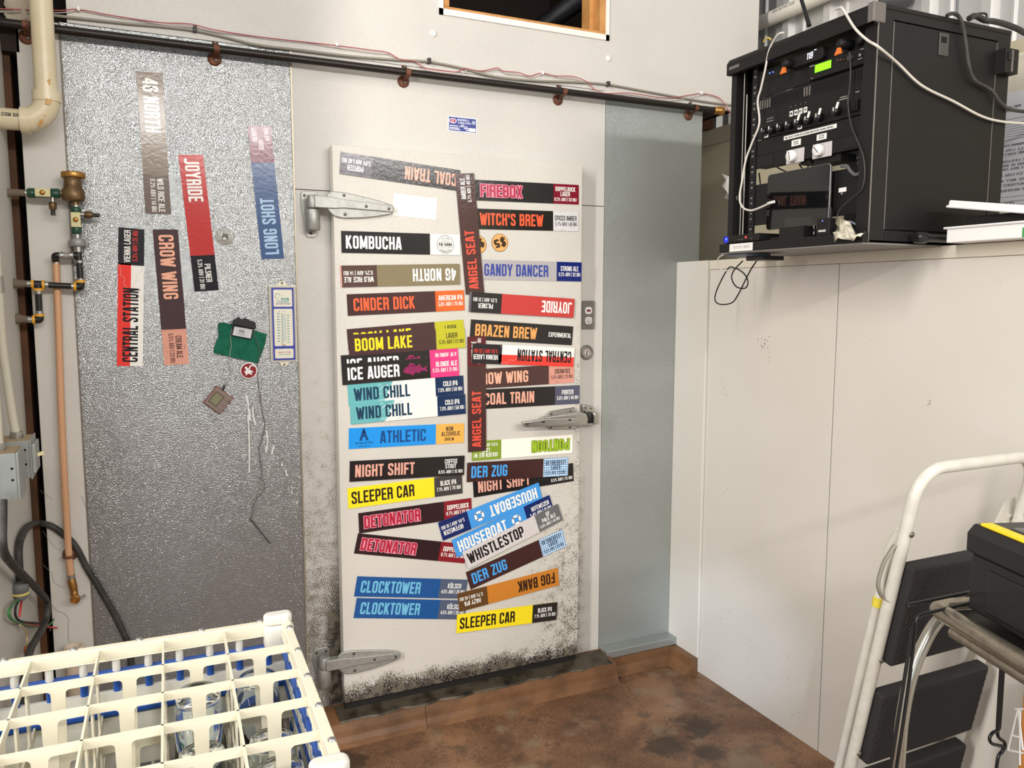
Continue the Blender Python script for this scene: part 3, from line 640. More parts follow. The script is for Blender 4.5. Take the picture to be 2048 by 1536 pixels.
def wobble(m, L, H, d1, d2, d3):
    rnd = random.Random(3); g_ = vin((172, 170, 166)); x0 = -L / 2 + .745 * L
    for i in range(40):
        x = x0 + rnd.uniform(0, .9) * (L / 2 - x0); z = rnd.uniform(-.48, .46) * H; m.add([(x, d1 - .0001, z), (min(L / 2, x + rnd.uniform(.006, .03)), d1 - .0001, z + .0004), (min(L / 2, x + .01), d1 - .0001, z + .0012)], [(0, 1, 2)], g_)
D_ = ' on the cooler door'
ABV = lambda s: (s, .765, .985)
# ---- left column of the door, from the top
strip('ct', .2411, 2.0219, 175.6, 1, (44, 40, 40), 'COAL TRAIN', (226, 160, 136), .03, .475, [('PORTER', .815, .94), ('5.6% ABV | 40 IBU', .76, .985)], (84, 76, 84), WHT, 'black upside-down Coal Train strip slanting along the top of the door')
o = tag(MB().box(-.0805, .0805, -.0007, 0, -.038, .038, mat('blank_white_label', (238, 234, 224), .4)).build('blank_label'), 'blank white rectangular label right of the upper hinge', 'label'); o.location = (.2893, -DT - .0002, 1.9043); o.rotation_euler = (0, math.radians(3.4), 0)
strip('ko', .2403, 1.7750, .16, 1, BLK, 'KOMBUCHA', WHT, .035, .49, [], (240, 237, 226), WHT, 'black and white Kombucha strip left of the upper vertical strip', split=.735, extra=ring_logo)
strip('cu', .2348, 1.6636, 181.8, 1, BRN, '', PEACH, .1, .5, [], (222, 160, 144), BRN, 'strip hidden behind the upside-down 46 North strip, only its pink end showing')
strip('46', .2390, 1.6634, 181.75, 2, (134, 122, 92), '46 NORTH', WHT, .035, .415, [('WILD RICE ALE', .745, .985), ('6.2% ABV | 14 IBU', .75, .985)], (88, 66, 58), WHT, 'olive upside-down 46 North strip' + D_, split=.715)
strip('ci', .2560, 1.5672, 2.2, 1, BRN, 'CINDER DICK', (238, 100, 62), .05, .56, [('AMERICAN IPA', .77, .985), ABV('5.8% ABV | 76 IBU')], (226, 104, 44), WHT, 'dark Cinder Dick strip with an orange end', extra=scratchy((214, 90, 36)))
def boom(k, cx, cz, a, lvl, lb): strip(k, cx, cz, a, lvl, (72, 48, 48), 'BOOM LAKE', (238, 214, 44), .05, .53, [('LAGER', .83, .93), ABV('5.3% ABV | 22 IBU')], (190, 186, 42), (52, 48, 20), lb, extra=scratchy((206, 200, 70)))
boom('b1', .2544, 1.4530, 3.8, 1, 'Boom Lake strip mostly covered, only its upper edge showing above the other')
boom('b2', .2574, 1.4286, 2.5, 2, 'brown Boom Lake strip with yellow letters, lying in front of its twin')
def ice(k, cx, cz, a, lvl, lb): strip(k, cx, cz, a, lvl, (40, 36, 34), 'ICE AUGER', WHT, .045, .475, [('BLONDE ALE', .795, .985), ABV('5.3% ABV | 21 IBU')], (236, 62, 128), WHT, lb, extra=fish)
ice('i1', .2310, 1.3565, 2.2, 1, 'Ice Auger strip half covered by the strip below it')
ice('i2', .2321, 1.3265, 2.1, 2, 'black Ice Auger strip with a pink fish, fully visible')
def wind(k, cx, cz, a, lvl, lb): strip(k, cx, cz, a, lvl, (240, 238, 228), 'WIND CHILL', (30, 62, 86), .05, .52, [('COLD IPA', .815, .945), ABV('7.0% ABV | 58 IBU')], (30, 50, 84), WHT, lb, extra=icy)
wind('w1', .2516, 1.2526, 2.1, 1, 'upper of the two teal and white Wind Chill strips')
wind('w2', .2579, 1.1847, 1.6, 2, 'lower of the two teal and white Wind Chill strips')
strip('at', .2516, 1.0861, -1.3, 1, (36, 146, 226), 'ATHLETIC', (24, 72, 134), .26, .655, [('NON', .835, .90), ('ALCOHOLIC', .795, .965), ('BREW', .825, .91)], (234, 176, 84), (72, 58, 44), 'bright blue Athletic strip with an orange end', extra=a_logo, T=.15)
for i_ in (): pass
def night(k, cx, cz, a, lvl, lb): strip(k, cx, cz, a, lvl, (34, 30, 30), 'NIGHT SHIFT', (222, 164, 146), .045, .55, [('COFFEE', .82, .935), ('STOUT', .825, .925), ('6.5% ABV | 15 IBU', .765, .985)], None, WHT, lb)
night('n1', .2518, .9658, -2.1, 2, 'black Night Shift strip above the yellow Sleeper Car, in the left column')
def sleeper(k, cx, cz, a, lvl, lb, g_): strip(k, cx, cz, a, lvl, (246, 222, 40), 'SLEEPER CAR', (44, 36, 28), .03, .565, [('BLACK IPA', .80, .945), ABV('7.1% ABV | 76 IBU')], g_, WHT, lb, T=.155)
sleeper('s1', .2436, .8822, 1.5, 1, 'yellow Sleeper Car strip just under the Night Shift strip, left column', (64, 60, 60))
def det(k, cx, cz, a, lvl, lb): strip(k, cx, cz, a, lvl, (48, 28, 32), 'DETONATOR', (176, 38, 62), .045, .53, [('DOPPELBOCK', .775, .975), ABV('8.7% ABV | 20 IBU')], (134, 30, 40), WHT, lb, outline=(232, 150, 166), T=.2)
det('d1', .2809, .7871, 1.3, 1, 'dark Detonator strip tilted slightly up, upper of the pair')
det('d2', .2642, .6618, -12.85, 1, 'dark Detonator strip tilted down to the right, lower of the pair')
def clock(k, cx, cz, a, lb): strip(k, cx, cz, a, 1, (32, 82, 144), 'CLOCKTOWER', (112, 184, 216), .045, .57, [('K^LSCH', .82, .945), ABV('4.6% ABV | 26 IBU')], (82, 92, 114), WHT, lb)
clock('c1', .2617, .5128, -10.3, 'upper of the two blue Clocktower strips low on the door')
clock('c2', .2582, .4319, -10.5, 'lower of the two blue Clocktower strips low on the door')
# ---- right column and the strips stuck upright
def angel(k, cx, cz, a, lvl, lb, red): strip(k, cx, cz, a, lvl, (74, 48, 46), 'ANGEL SEAT', (220, 84, 66), .04, .53, [('AMBER ALE', .79, .96), ABV('5.7% ABV | 40 IBU')], red, WHT, lb, zr=(.28, .78))
angel('a1', .4959, 1.8158, 95.25, 2, 'brown Angel Seat strip stuck upright, upper of the two', None)
angel('a2', .5213, 1.2234, 90.15, 2, 'brown Angel Seat strip stuck upright, lower of the two', (92, 30, 34))
strip('fi', .7343, 1.9787, .8, 1, (42, 40, 38), 'FIREBOX', (176, 48, 76), .05, .44, [('DOPPELBOCK', .765, .965), ('LAGER', .815, .91), ('8.2% ABV | 33 IBU', .755, .975)], (128, 28, 44), WHT, 'black Firebox strip with a dark red end, top of the right column', outline=(228, 150, 166), T=.18)
strip('wi', .7340, 1.8757, .9, 1, (36, 34, 30), "WITCH'S BREW", (240, 96, 62), .045, .645, [('SPICED AMBER', .76, .98), ABV('5.7% ABV | 40 IBU')], (214, 212, 210), (50, 46, 46), "black Witch's Brew strip with orange letters and a silver end", extra=wobble)
strip('ga', .7507, 1.6867, -.4, 1, (176, 172, 172), 'GANDY DANCER', (62, 76, 152), .045, .66, [('STRONG ALE', .785, .965), ABV('9.2% ABV | 32 IBU')], (26, 40, 110), WHT, 'light grey Gandy Dancer strip with a navy end', T=.16)
strip('ju', .7085, 1.5568, 176.6, 3, (96, 98, 106), '', WHT, .1, .5, [], None, WHT, 'grey strip behind the upside-down Joyride strip, only its left end showing')
strip('jo', .7165, 1.5562, 176.55, 4, (196, 62, 58), 'JOYRIDE', WHT, .03, .33, [('PILSNER', .80, .935), ABV('5.3% ABV | 31 IBU')], (42, 38, 38), WHT, 'red upside-down Joyride strip with a black end' + D_, split=.72)
strip('br', .7133, 1.4516, -4.3, 1, (40, 36, 34), 'BRAZEN BREW', (232, 164, 92), .045, .635, [('EXPERIMENTAL', .755, .985)], None, WHT, 'black Brazen Brew strip with gold letters')
strip('ce', .7184, 1.3646, 176.3, 3, (244, 240, 232), 'CENTRAL STATION', (30, 26, 26), .03, .57, [('VIENNA LAGER', .755, .985), ABV('5.3% ABV | 25 IBU')], (38, 34, 36), [WHT, (222, 62, 54)], 'white and red upside-down Central Station strip' + D_, split=.72, extra=lambda m, L, H, a, b, c: halves(m, L, H, a, b, c))
strip('cr', .7207, 1.2842, .8, 1, (76, 52, 48), 'CROW WING', (240, 176, 148), .03, .535, [('CREAM ALE', .80, .96), ABV('5.5% ABV | 23 IBU')], (214, 150, 134), (62, 44, 40), 'brown Crow Wing strip partly behind the upright Angel Seat strip', extra=scratchy((206, 140, 124)))
strip('co', .7472, 1.2027, -.3, 1, (40, 36, 36), 'COAL TRAIN', (230, 168, 146), .05, .535, [('PORTER', .815, .935), ABV('5.6% ABV | 40 IBU')], (82, 82, 100), WHT, 'black Coal Train strip just above the chrome latch')
strip('po', .7176, 1.0064, 179.4, 1, (246, 242, 228), 'PONTOON', (158, 190, 44), .035, .42, [('GOLDEN ALE W/', .755, .985), ('LIME', .83, .905), ('5.5% ABV | 26 IBU', .755, .985)], (130, 156, 50), WHT, 'white upside-down Pontoon strip with a green end, below the latch', split=.72, outline=(120, 140, 50), T=.2, zr=(.2, .8))
def zug(k, cx, cz, a, lvl, lb): strip(k, cx, cz, a, lvl, (66, 40, 38), 'DER ZUG', (76, 162, 232), .04, .385, [('OKTOBERFEST', .765, .975), ('LAGER', .825, .92), ('5.5% ABV | 25 IBU', .765, .975)], (236, 240, 242), (34, 52, 84), lb, extra=lozenges)
zug('z1', .6969, .9216, -2.0, 2, 'brown Der Zug strip with a blue diamond end, level, lying over a Night Shift strip')
night('n2', .7227, .8776, 2.9, 1, 'black Night Shift strip partly covered by the level Der Zug strip')
def house(k, cx, cz, a, lvl, lb): strip(k, cx, cz, a, lvl, (72, 152, 222), 'HOUSEBOAT', WHT, .04, .52, [('HEFEWEIZEN', .79, .975), ABV('5.4% ABV | 10 IBU')], (24, 40, 96), WHT, lb, split=.725, extra=buoy(.625))
house('h1', .5818, .7696, 195.0, 2, 'blue upside-down Houseboat strip tilted up to the right')
house('h2', .6333, .7062, 17.5, 3, 'blue right-way-up Houseboat strip under the upside-down one')
strip('wh', .6741, .6612, 19.3, 4, (210, 204, 202), 'WHISTLESTOP', (34, 30, 30), .03, .60, [('GF', .855, .895), ('PALE ALE', .80, .945), ('5.6% ABV | 43 IBU', .765, .975)], (106, 106, 106), WHT, 'pale grey Whistlestop strip tilted up to the right', T=.16)
zug('z2', .6924, .5638, 15.6, 1, 'brown Der Zug strip with a blue diamond end, steeply tilted')
strip('fo', .6581, .4458, 185.2, 2, (202, 128, 48), 'FOG BANK', (58, 36, 26), .04, .42, [('HAZY IPA', .79, .945), ABV('5.7% ABV | 45 IBU')], (98, 68, 38), WHT, 'orange upside-down Fog Bank strip', split=.72)
sleeper('s2', .6505, .3334, -2.8, 3, 'yellow Sleeper Car strip lowest on the door', (46, 40, 38))
# ---- round price stickers
for (u, v, lvl, lb) in ((999.5, 485.5, 0, 'round orange price sticker right of the upright strip, fully visible'), (956, 489.5, 0, 'round orange price sticker half hidden behind the upright strip')):
    m = MB(); P = lambda x, z: Vector((x, -.0013, z)); r = .0335 if lvl == 0 else .033
    m.lathe([(r, 0), (r, .0007), (0, .0007)], ink((122, 72, 40)), (0, 0, 0), 'y', 32); m.lathe([(r * .95, .0010), (0, .0010)], vin((236, 172, 104)), (0, 0, 0), 'y', 32)
    text(m, '$5', -.024, .024, -.016, .016, ink((62, 46, 30)), P, .22, gap=.1)
    c = Y(u, v, -DT); o = m.build('price_sticker'); o.location = (c.x, -DT - .0003, c.z); o.rotation_euler = (0, -math.radians(196 if lvl == 0 and u > 980 else 215), 0)
    tag(o, lb, 'sticker', 'round price stickers on the cooler door')
# ---- strips on the left galvanised panel
PS = dict(plane=.0012)
strip('p1', -.5492, 2.0659, -89.1, 0, (136, 122, 106), '46 NORTH', WHT, .04, .42, [('WILD RICE ALE', .745, .985), ('6.2% ABV | 14 IBU', .75, .985)], (112, 98, 90), WHT, 'taupe 46 North strip hung vertically, highest on the galvanised panel', split=.72, **PS)
strip('p2', -.5193, 1.5838, -87.8, 0, (72, 52, 54), 'CROW WING', (240, 176, 148), .04, .51, [('CREAM ALE', .785, .95), ABV('5.5% ABV | 23 IBU')], (222, 160, 138), (74, 48, 46), 'dark brown Crow Wing strip hung vertically with a pink lower end', split=.735, extra=scratchy((212, 148, 128)), **PS)
strip('p3', -.4265, 1.8231, -85.8, 0, (190, 56, 52), 'JOYRIDE', WHT, .03, .34, [('PILSNER', .80, .935), ABV('5.3% ABV | 31 IBU')], (30, 28, 32), WHT, 'red Joyride strip hung vertically with a black lower end', split=.735, **PS)
strip('p4', -.2122, 1.9314, 94.1, 0, (74, 98, 138), 'LONG SHOT', (176, 206, 232), .035, .46, [('BERRY', .885, .985), ('SOUR', .83, .895), ('49 IBU', .89, .985)], (112, 34, 54), (236, 214, 220), 'blue Long Shot strip hung vertically above the wall thermometer', split=.73, **PS)
strip('p5', -.6372, 1.5837, 86.8, 0, (244, 240, 232), 'CENTRAL STATION', (30, 26, 26), .03, .57, [('VIENNA LAGER', .755, .985), ABV('5.3% ABV | 25 IBU')], (36, 34, 38), [WHT, (222, 62, 54)], 'white and red Central Station strip hung vertically, leftmost strip', split=.735, extra=halves, **PS)
# ================================================================== pipes and wires along the top of the cooler
M_bp = mat('black_iron_pipe', (40, 34, 30), .35, .3)
M_rust = mat('rusty_copper_strap', (122, 78, 58), .55, .45, vary=(60, (84, 46, 32), .9))
PZ, PYc, PR = 2.3673, -.040, .0128
tag(MB().tube([(-1.3, PYc, PZ), (-.3, PYc, PZ), (.6, PYc, PZ), (1.655, PYc, PZ)], PR, M_bp, 16).build('gas_pipe'), 'long straight black pipe across the top of the cooler wall', 'pipe')
bf = MB(); mbr = mat('brass', (176, 130, 70), .35, .85)
bf.lathe([(.0, 0), (.019, 0), (.019, .02), (.015, .026), (.015, .045), (.0, .045)], mbr, (1.655, PYc, PZ), 'x', 16)
tag(bf.build('pipe_fitting'), 'brass fitting at the right end of the black pipe beside the rack', 'fitting')
for i, u in enumerate((52, 433, 815, 1127, 1390)):
    d = ray(u, 0); x = None
    p0 = Y(u, 40 + .127 * u, PYc); x = p0.x
    c = thing('pipe_strap', (x, 0, PZ), ('rusty strap on the black pipe, ' + ('at its left end behind the white elbow pipe', 'above the vertical red strip', 'above the cooler door', 'right of the roof opening', 'at the right end near the equipment rack')[i]), 'clamp', 'rusty straps holding the black pipe')
    pts = [(x, 0.0, PZ + .034), (x, -.012, PZ + .02), (x, PYc - .012, PZ + .011), (x, PYc - .0155, PZ), (x, PYc - .012, PZ - .011), (x, -.012, PZ - .02), (x, 0, PZ - .036)]
    sp_ = smooth_path(pts, 4); k = MB(); n = len(sp_)
    k.add([p + Vector((sx, 0, 0)) for sx in (-.009, .009) for p in sp_] + [p + Vector((sx, .002, 0)) for sx in (-.009, .009) for p in sp_], [(j, j + 1, n + j + 1, n + j) for j in range(n - 1)] + [(2 * n + j, 2 * n + j + 1, 3 * n + j + 1, 3 * n + j) for j in range(n - 1)], M_rust)
    k.build('band', c)
    MB().lathe([(.021, 0), (.021, .003), (.016, .006), (0, .006)], M_rust, (x - .004, -.0005, PZ - .022), 'y', 20).build('base_disc', c)
    for z in (.028, -.026): screw(c, (x, -.009, PZ + z), .005)
M_gc = mat('grey_cable_sheath', (150, 144, 130), .5)
M_red = mat('red_wire', (176, 82, 84), .5); M_wtw = mat('white_wire', (214, 196, 190), .5)
gcab = [(-30, 22), (60, 26), (108, 31), (180, 39), (256, 47), (325, 53), (390, 61), (450, 74), (516, 90), (600, 100), (700, 112), (800, 120), (858, 123.5), (928, 137), (990, 153), (1069, 161), (1150, 164), (1216, 169), (1300, 184), (1402, 202), (1478, 212)]
tag(MB().tube(smooth_path([Y(u, v, -.012) for u, v in gcab], 5), .0042, M_gc, 10).build('grey_cable'), 'grey cable stapled along the wall above the black pipe', 'cable')
rw = [(-30, 16), (60, 20), (120, 21), (157, 19), (230, 32), (320, 45), (380, 48), (430, 60), (520, 74), (600, 83), (672, 91), (741, 100), (775, 105), (800, 119), (831, 123), (850, 136), (912, 144), (928, 137), (962, 142), (994, 136), (1006, 142), (1037, 145), (1059, 152), (1083, 146), (1112, 152), (1147, 153), (1178, 166), (1187, 178), (1212, 187), (1260, 186), (1330, 196), (1380, 190), (1402, 187), (1432, 193), (1447, 206), (1462, 230)]
rwire = MB().tube(smooth_path([Y(u, v, -.016) for u, v in rw], 4), .0017, M_red, 6).build('red_wire')
MB().tube(smooth_path([Y(u + 6, v + 3.2 + 2.2 * math.sin(i * 1.3), -.013) for i, (u, v) in enumerate(rw)], 4), .0014, M_wtw, 6).build('white_strand', rwire)
tag(rwire, 'thin red and white twisted wire sagging above the grey cable', 'wire')
for i, (u, v, wh) in enumerate(((390, 60, 0), (858, 123, 0), (1216, 169, 0), (157, 19, 1), (673, 90, 1), (1084, 147, 1), (1402, 187, 1))):
    p = Y(u, v, -.012); m_ = mat('white_clip', (240, 238, 232), .4) if wh else mat('black_clip', (36, 34, 32), .4)
    k = MB()
    if wh: k.box(p.x - .004, p.x + .004, -.021, -.004, p.z - .005, p.z + .006, m_)
    else: k.box(p.x - .0055, p.x + .0055, -.021, -.004, p.z - .007, p.z + .011, m_).lathe([(.004, 0), (.003, .003), (0, .003)], M_screw, (p.x, -.021, p.z + .007), 'y', 10)
    lb = ('white clip holding the red wire ' if wh else 'black clip holding the grey cable ') + ('above the taupe strip', 'over the cooler door', 'below the right end of the roof opening', 'at its left beside the white elbow pipe', 'over the left edge of the door', 'below the roof opening', 'near the equipment rack')[i]
    tag(k.build('cable_clip', bevel=.001), lb, 'clip', 'white wire clips' if wh else 'black cable clips')
# torn foam and pipe ends in the upper left corner
tf = MB(); mtf = mat('torn_grey_foam', (182, 170, 152), .9, bump=(60, .6, .006, 3)); rnd = random.Random(4); nx, nz_ = 9, 7; vs = []
for j in range(nz_):
    for i in range(nx):
        u = 10 + 80 * i / (nx - 1); v = -12 + 62 * j / (nz_ - 1) + rnd.uniform(-5, 5) * (1 if j in (0, nz_ - 1) else .4); p = Y(u + rnd.uniform(-3, 3), v, -.003); vs.append(p + Vector((0, rnd.uniform(-.010, .0), 0)))
tf.add(vs, [(j * nx + i, j * nx + i + 1, (j + 1) * nx + i + 1, (j + 1) * nx + i) for j in range(nz_ - 1) for i in range(nx - 1)], mtf, True)
o = tf.build('torn_foam'); s = o.modifiers.new('solid', 'SOLIDIFY'); s.thickness = .006; s.offset = 1; tag(o, 'torn whitish insulation in the top left corner behind the elbow pipe', 'insulation')

# ================================================================== white drain pipe with elbow
M_pvc = mat('yellowed_pvc', (218, 206, 176), .32, vary=(18, (206, 190, 152), .5))
M_stain = mat('pvc_primer_stain', (196, 148, 72), .4)
PY2 = -.115
dp = thing('drain_pipe', Y(85, 120, PY2), 'cream plastic drain pipe with an elbow turning left in the upper left corner', 'pipe')
a0, a1 = Y(86, -40, PY2), Y(93, 190, PY2); R2 = .0295
a0.x = a1.x
MB().tube([a0, a1 + Vector((0, 0, .0))], R2, M_pvc, 28).build('vertical_pipe', dp)
e0 = Vector((a1.x, PY2, a1.z)); h0 = Y(42, 240, PY2); hz = h0.z; rb = e0.z - hz - .012
bend = [e0 + Vector((0, 0, .006)), e0 + Vector((0, 0, -.012))] + [Vector((e0.x - rb + rb * math.cos(a), PY2, e0.z - .012 - rb * math.sin(a))) for a in [math.radians(k * 9) for k in range(11)]] + [Vector((h0.x, PY2, hz))]
el = MB().tube(bend, R2 + .0045, M_pvc, 28)
eo = el.build('elbow', dp); MB().tube([e0 + Vector((0, 0, .008)), e0 + Vector((0, 0, -.020))], R2 + .0075, M_pvc, 28).build('hub', eo); MB().tube([Vector((h0.x - .001, PY2, hz)), Vector((h0.x + .022, PY2, hz))], R2 + .0075, M_pvc, 28).build('hub', eo)
hpz = MB().tube([Vector((h0.x, PY2, hz)), Vector((-1.2, PY2, hz))], R2, M_pvc, 28); hp_ = hpz.build('horizontal_pipe', dp)
tt = MB(); text(tt, 'IPE.COM GH', 0, .06, 0, .011, mat('pipe_print', (64, 60, 52), .6), lambda x, z: Vector((h0.x - .063 + x, PY2 - math.sqrt(max(0, R2 ** 2 - (z + .002) ** 2)) - .0006, hz + z + .002)), .16); tt.build('print', hp_, fix=False)
rnd = random.Random(9)
def stain(cx, cz, rad, base, n=9):
    pts = []
    for i in range(n):
        a = 2 * PI * i / n; r = rad * rnd.uniform(.45, 1)
        x, z = cx + r * math.cos(a), cz + r * 1.2 * math.sin(a); pts.append((x, z))
    return pts
for u, v, r in ((98, 203, .011), (101, 207, .007), (92, 205, .006), (97, 160, .006), (98, 165, .004), (56, 231, .007), (83, 240, .006), (78, 247, .006), (90, 232, .004)):
    q = Y(u, v, PY2 - R2); stn = MB()
    for _ in range(2):
        pts = stain(q.x + rnd.uniform(-.004, .004), q.z + rnd.uniform(-.004, .004), r, 0)
        if v < 215: P_ = lambda x, z: Vector((x, PY2 - math.sqrt(max(1e-6, (R2 + (.0082 if v > 190 else .0006)) ** 2 - (x - e0.x) ** 2)), z))
        else: P_ = lambda x, z: Vector((x, PY2 - R2 - .0052 + abs(z - hz) * .25, z))
        if _ == 0: stn.add([P_(x, z) for x, z in pts], [tuple(range(len(pts)))], M_stain)
    stn.build('glue_stain', eo)

# ================================================================== backflow valves and pipework
M_grn = mat('green_valve_paint', (38, 78, 58), .35, vary=(50, (26, 54, 40), .6)); M_tagm = mat('cream_valve_tag', (206, 198, 150), .5)
M_brs = mat('aged_bronze', (120, 96, 66), .42, .55, vary=(50, (88, 66, 44), .8)); M_gold = mat('gold_cap', (176, 130, 66), .35, .7)
M_sil = mat('silver_fitting', (172, 170, 164), .3, .85); M_bpx = mat('black_press_pipe', (30, 28, 28), .3); M_ylw = mat('yellow_press_ring', (226, 164, 44), .45)
M_slv = mat('dirty_pipe_sleeve', (110, 98, 84), .85, bump=(90, .5, .003)); M_grym = mat('grey_cast', (150, 148, 146), .5, .3)
vy = -.055
V = lambda u, v, d=0: Y(u, v, vy - d)
px = .00149
bk = thing('backflow_preventer', V(146, 390), 'bronze backflow preventer with two green ball valves on the left white strip', 'valve')
MB().tube([V(7, 385), V(30, 385.5), V(50, 386)], [.0125, .011, .0095], M_slv, 14).build('inlet_pipe', bk)
def ballvalve(p0, p1, tagoff, par):
    d = (p1 - p0).normalized(); L_ = (p1 - p0).length; m = MB()
    at_ = lambda f: p0 + d * L_ * f
    m.tube([at_(0), at_(.12)], .0095, M_sil, 14); m.tube([at_(.10), at_(.14), at_(.30), at_(.34)], [.012, .0145, .0145, .011], M_grn, 8); m.tube([at_(.30), at_(.36), at_(.66), at_(.72)], [.011, .0135, .0135, .011], M_grn, 18)
    m.tube([at_(.70), at_(.74), at_(.94), at_(.98)], [.012, .0145, .0145, .011], M_grn, 8)
    o = m.build('ball_valve', par); c = at_(.52); c.y -= .0135
    hz_ = abs(d.x) > .5; a, b = (.020, .012) if hz_ else (.013, .022)
    k = MB().box(c.x - a, c.x + a, c.y - .006, c.y, c.z - b, c.z + b, M_tagm).build('valve_tag', o, bevel=.002)
    MB().lathe([(.007, 0), (.007, .008), (.004, .010), (0, .010)], M_gold, (c.x, c.y - .004, c.z), 'y', 12).build('stem_nut', o)
ballvalve(V(47, 386), V(122, 387), 0, bk); ballvalve(V(151.5, 408), V(153, 470), 0, bk)
def cock(p0, p1, par):
    d = p1 - p0; MB().tube([p0, p0 + d * .25], .006, M_sil, 12).tube([p0 + d * .25, p0 + d * .3, p0 + d * .62, p0 + d * .68], [.008, .0105, .0105, .007], M_brs, 8).tube([p0 + d * .66, p1], .006, M_bpx, 12).build('test_cock', par)
cock(V(105, 395), V(106.3, 431), bk); cock(V(158, 428.5), V(200, 431), bk)
c = V(146.5, 386); rb_ = MB()
rb_.lathe([(0, -.024), (.028, -.024), (.031, -.018), (.032, -.006), (.030, .006), (.026, .016), (.0235, .030), (.0235, .040), (.027, .046), (0, .046)], M_brs, c, seg=24)
rb_.tube([V(122, 387), V(130, 388)], .011, M_brs, 12).tube([V(150.5, 398), V(151.5, 410)], .0115, M_brs, 14).build('regulator_body', bk)
MB().lathe([(0, .0), (.032, .0), (.0332, .003), (.0332, .013), (.032, .016), (0, .016)], M_gold, V(146.6, 356), seg=28).build('cap', bk)
MB().tube([V(154, 466), V(155, 480)], .0095, M_sil, 14).build('union', bk)

pm = thing('pipe_manifold', V(155, 485), 'black press-fit water pipework with yellow rings on the left white strip', 'pipes')
b = MB().lathe([(0, -.012), (.020, -.012), (.022, -.006), (.022, .006), (.018, .012), (0, .012)], M_grym, V(155, 485), seg=20)
b.prism([(V(u, v).x, V(u, v).z) for u, v in ((133, 483), (137, 479), (172, 478), (176, 482), (175, 489), (171, 491), (140, 493), (135, 490))], -.03, -.022, M_grym); b.build('bracket', pm, bevel=.002)
MB().tube([V(156, 492), V(157, 504)], .0105, M_sil, 14).build('union', pm)
MB().tube([V(157, 503), V(158, 521), V(161, 558)], .0092, M_bpx, 14).build('black_pipe', pm)
for u, v in ((159, 521), (160.5, 557)): MB().tube([V(u, v), V(u + .4, v + 5)], .0108, M_sil, 14).build('press_sleeve', pm)
def yring(p, d): d = Vector(d); MB().tube([p - d * .0035, p + d * .0035], .0135, M_ylw, 16).build('yellow_ring', pm)
UP = (0, 0, 1); SIDE = (1, 0, 0)
MB().tube(smooth_path([V(161, 561), V(161, 571), V(159, 573.5), V(150, 573)], 4), .0115, M_bpx, 14).build('pipe_elbow', pm); yring(V(161, 563), UP); yring(V(150.5, 573), SIDE)
MB().tube([V(143, 572.6), V(150, 572.9)], .0105, M_sil, 14).build('press_sleeve', pm)
MB().tube([V(97, 570), V(143, 572.6)], .0092, M_bpx, 14).build('black_pipe', pm)
MB().tube([V(90, 569.4), V(97, 570)], .0105, M_sil, 14).build('press_sleeve', pm)
MB().tube([V(65, 568.2), V(90, 569.4)], .0115, M_bpx, 14).tube([V(76, 569), V(76.3, 580)], .0115, M_bpx, 14).build('tee', pm); yring(V(87, 569.4), SIDE); yring(V(65.5, 568.2), SIDE); yring(V(76.3, 579), UP)
MB().tube([V(54, 567.6), V(64, 568)], .0105, M_sil, 14).build('press_sleeve', pm)
MB().tube([V(18, 567), V(28, 567), V(42, 567.2), V(55, 567.7)], [.0165, .0145, .011, .0095], M_slv, 12).build('torn_sleeve', pm)
MB().tube([V(76.5, 581), V(76.8, 588)], .0105, M_sil, 14).build('press_sleeve', pm)
MB().tube([V(76.8, 588), V(78.5, 623)], .0092, M_bpx, 14).build('black_pipe', pm)
MB().tube([V(78.5, 622), V(78.8, 630)], .0105, M_sil, 14).build('press_sleeve', pm)
MB().tube(smooth_path([V(79, 629), V(79, 637), V(76, 639.5), V(66, 639.5)], 4), .0115, M_bpx, 14).build('pipe_elbow', pm); yring(V(79, 630.5), UP); yring(V(68, 639.5), SIDE)
MB().tube([V(56, 639), V(66, 639.5)], .0105, M_sil, 14).build('press_sleeve', pm)
MB().tube([V(22, 637), V(34, 637.5), V(46, 638), V(57, 639)], [.0175, .0155, .011, .0095], M_slv, 12).build('torn_sleeve', pm)
MB().tube([V(146, 511), V(158, 511)], .0095, M_bpx, 12).tube([V(118, 511.5), V(147, 511)], .0098, M_grym, 14).build('side_branch', pm)
for u in (124, 143): MB().tube([V(u - 3, 511), V(u + 3, 511)], .0118, M_sil, 14).build('press_sleeve', pm)

V2 = lambda u, v, d=0: V(u, v, d - .022)
cp = thing('copper_drain_tube', V(125, 800), 'long copper tube with a brass drain valve hanging down the left white strip', 'tube')
M_cop = mat('copper_tube', (206, 158, 120), .38, .05)
MB().tube(smooth_path([V(118, 511.3), V(112, 511.5), V(110, 514, -.008), V2(111, 522)], 4), .0105, M_bpx, 14).tube([V2(111, 520), V2(112, 527)], .0112, M_sil, 14).build('elbow', cp)
MB().tube(smooth_path([V2(112, 526), V2(115, 600), V2(118, 680), V2(121, 780), V2(125, 880), V2(131, 1000), V2(137, 1100), V2(142, 1150)], 5), .0102, M_cop, 16).build('tube', cp)
m = MB().tube([V2(141.5, 1149), V2(142.5, 1157)], .0112, M_sil, 14).tube([V2(142.5, 1156), V2(143, 1162), V2(146.5, 1176), V2(148, 1184)], [.010, .0125, .0125, .010], mbr, 8)
q = V2(150.5, 1197, .016); m.lathe([(.0095, -.008), (.0135, -.002), (.0142, .012), (.0120, .016), (.0095, .015), (.0090, .004)], mbr, q, 'y', 24).lathe([(.0090, .0035), (0, .0036)], M_black, q, 'y', 20).tube([V2(147.5, 1182), V2(150, 1196, .004)], .011, mbr, 12)
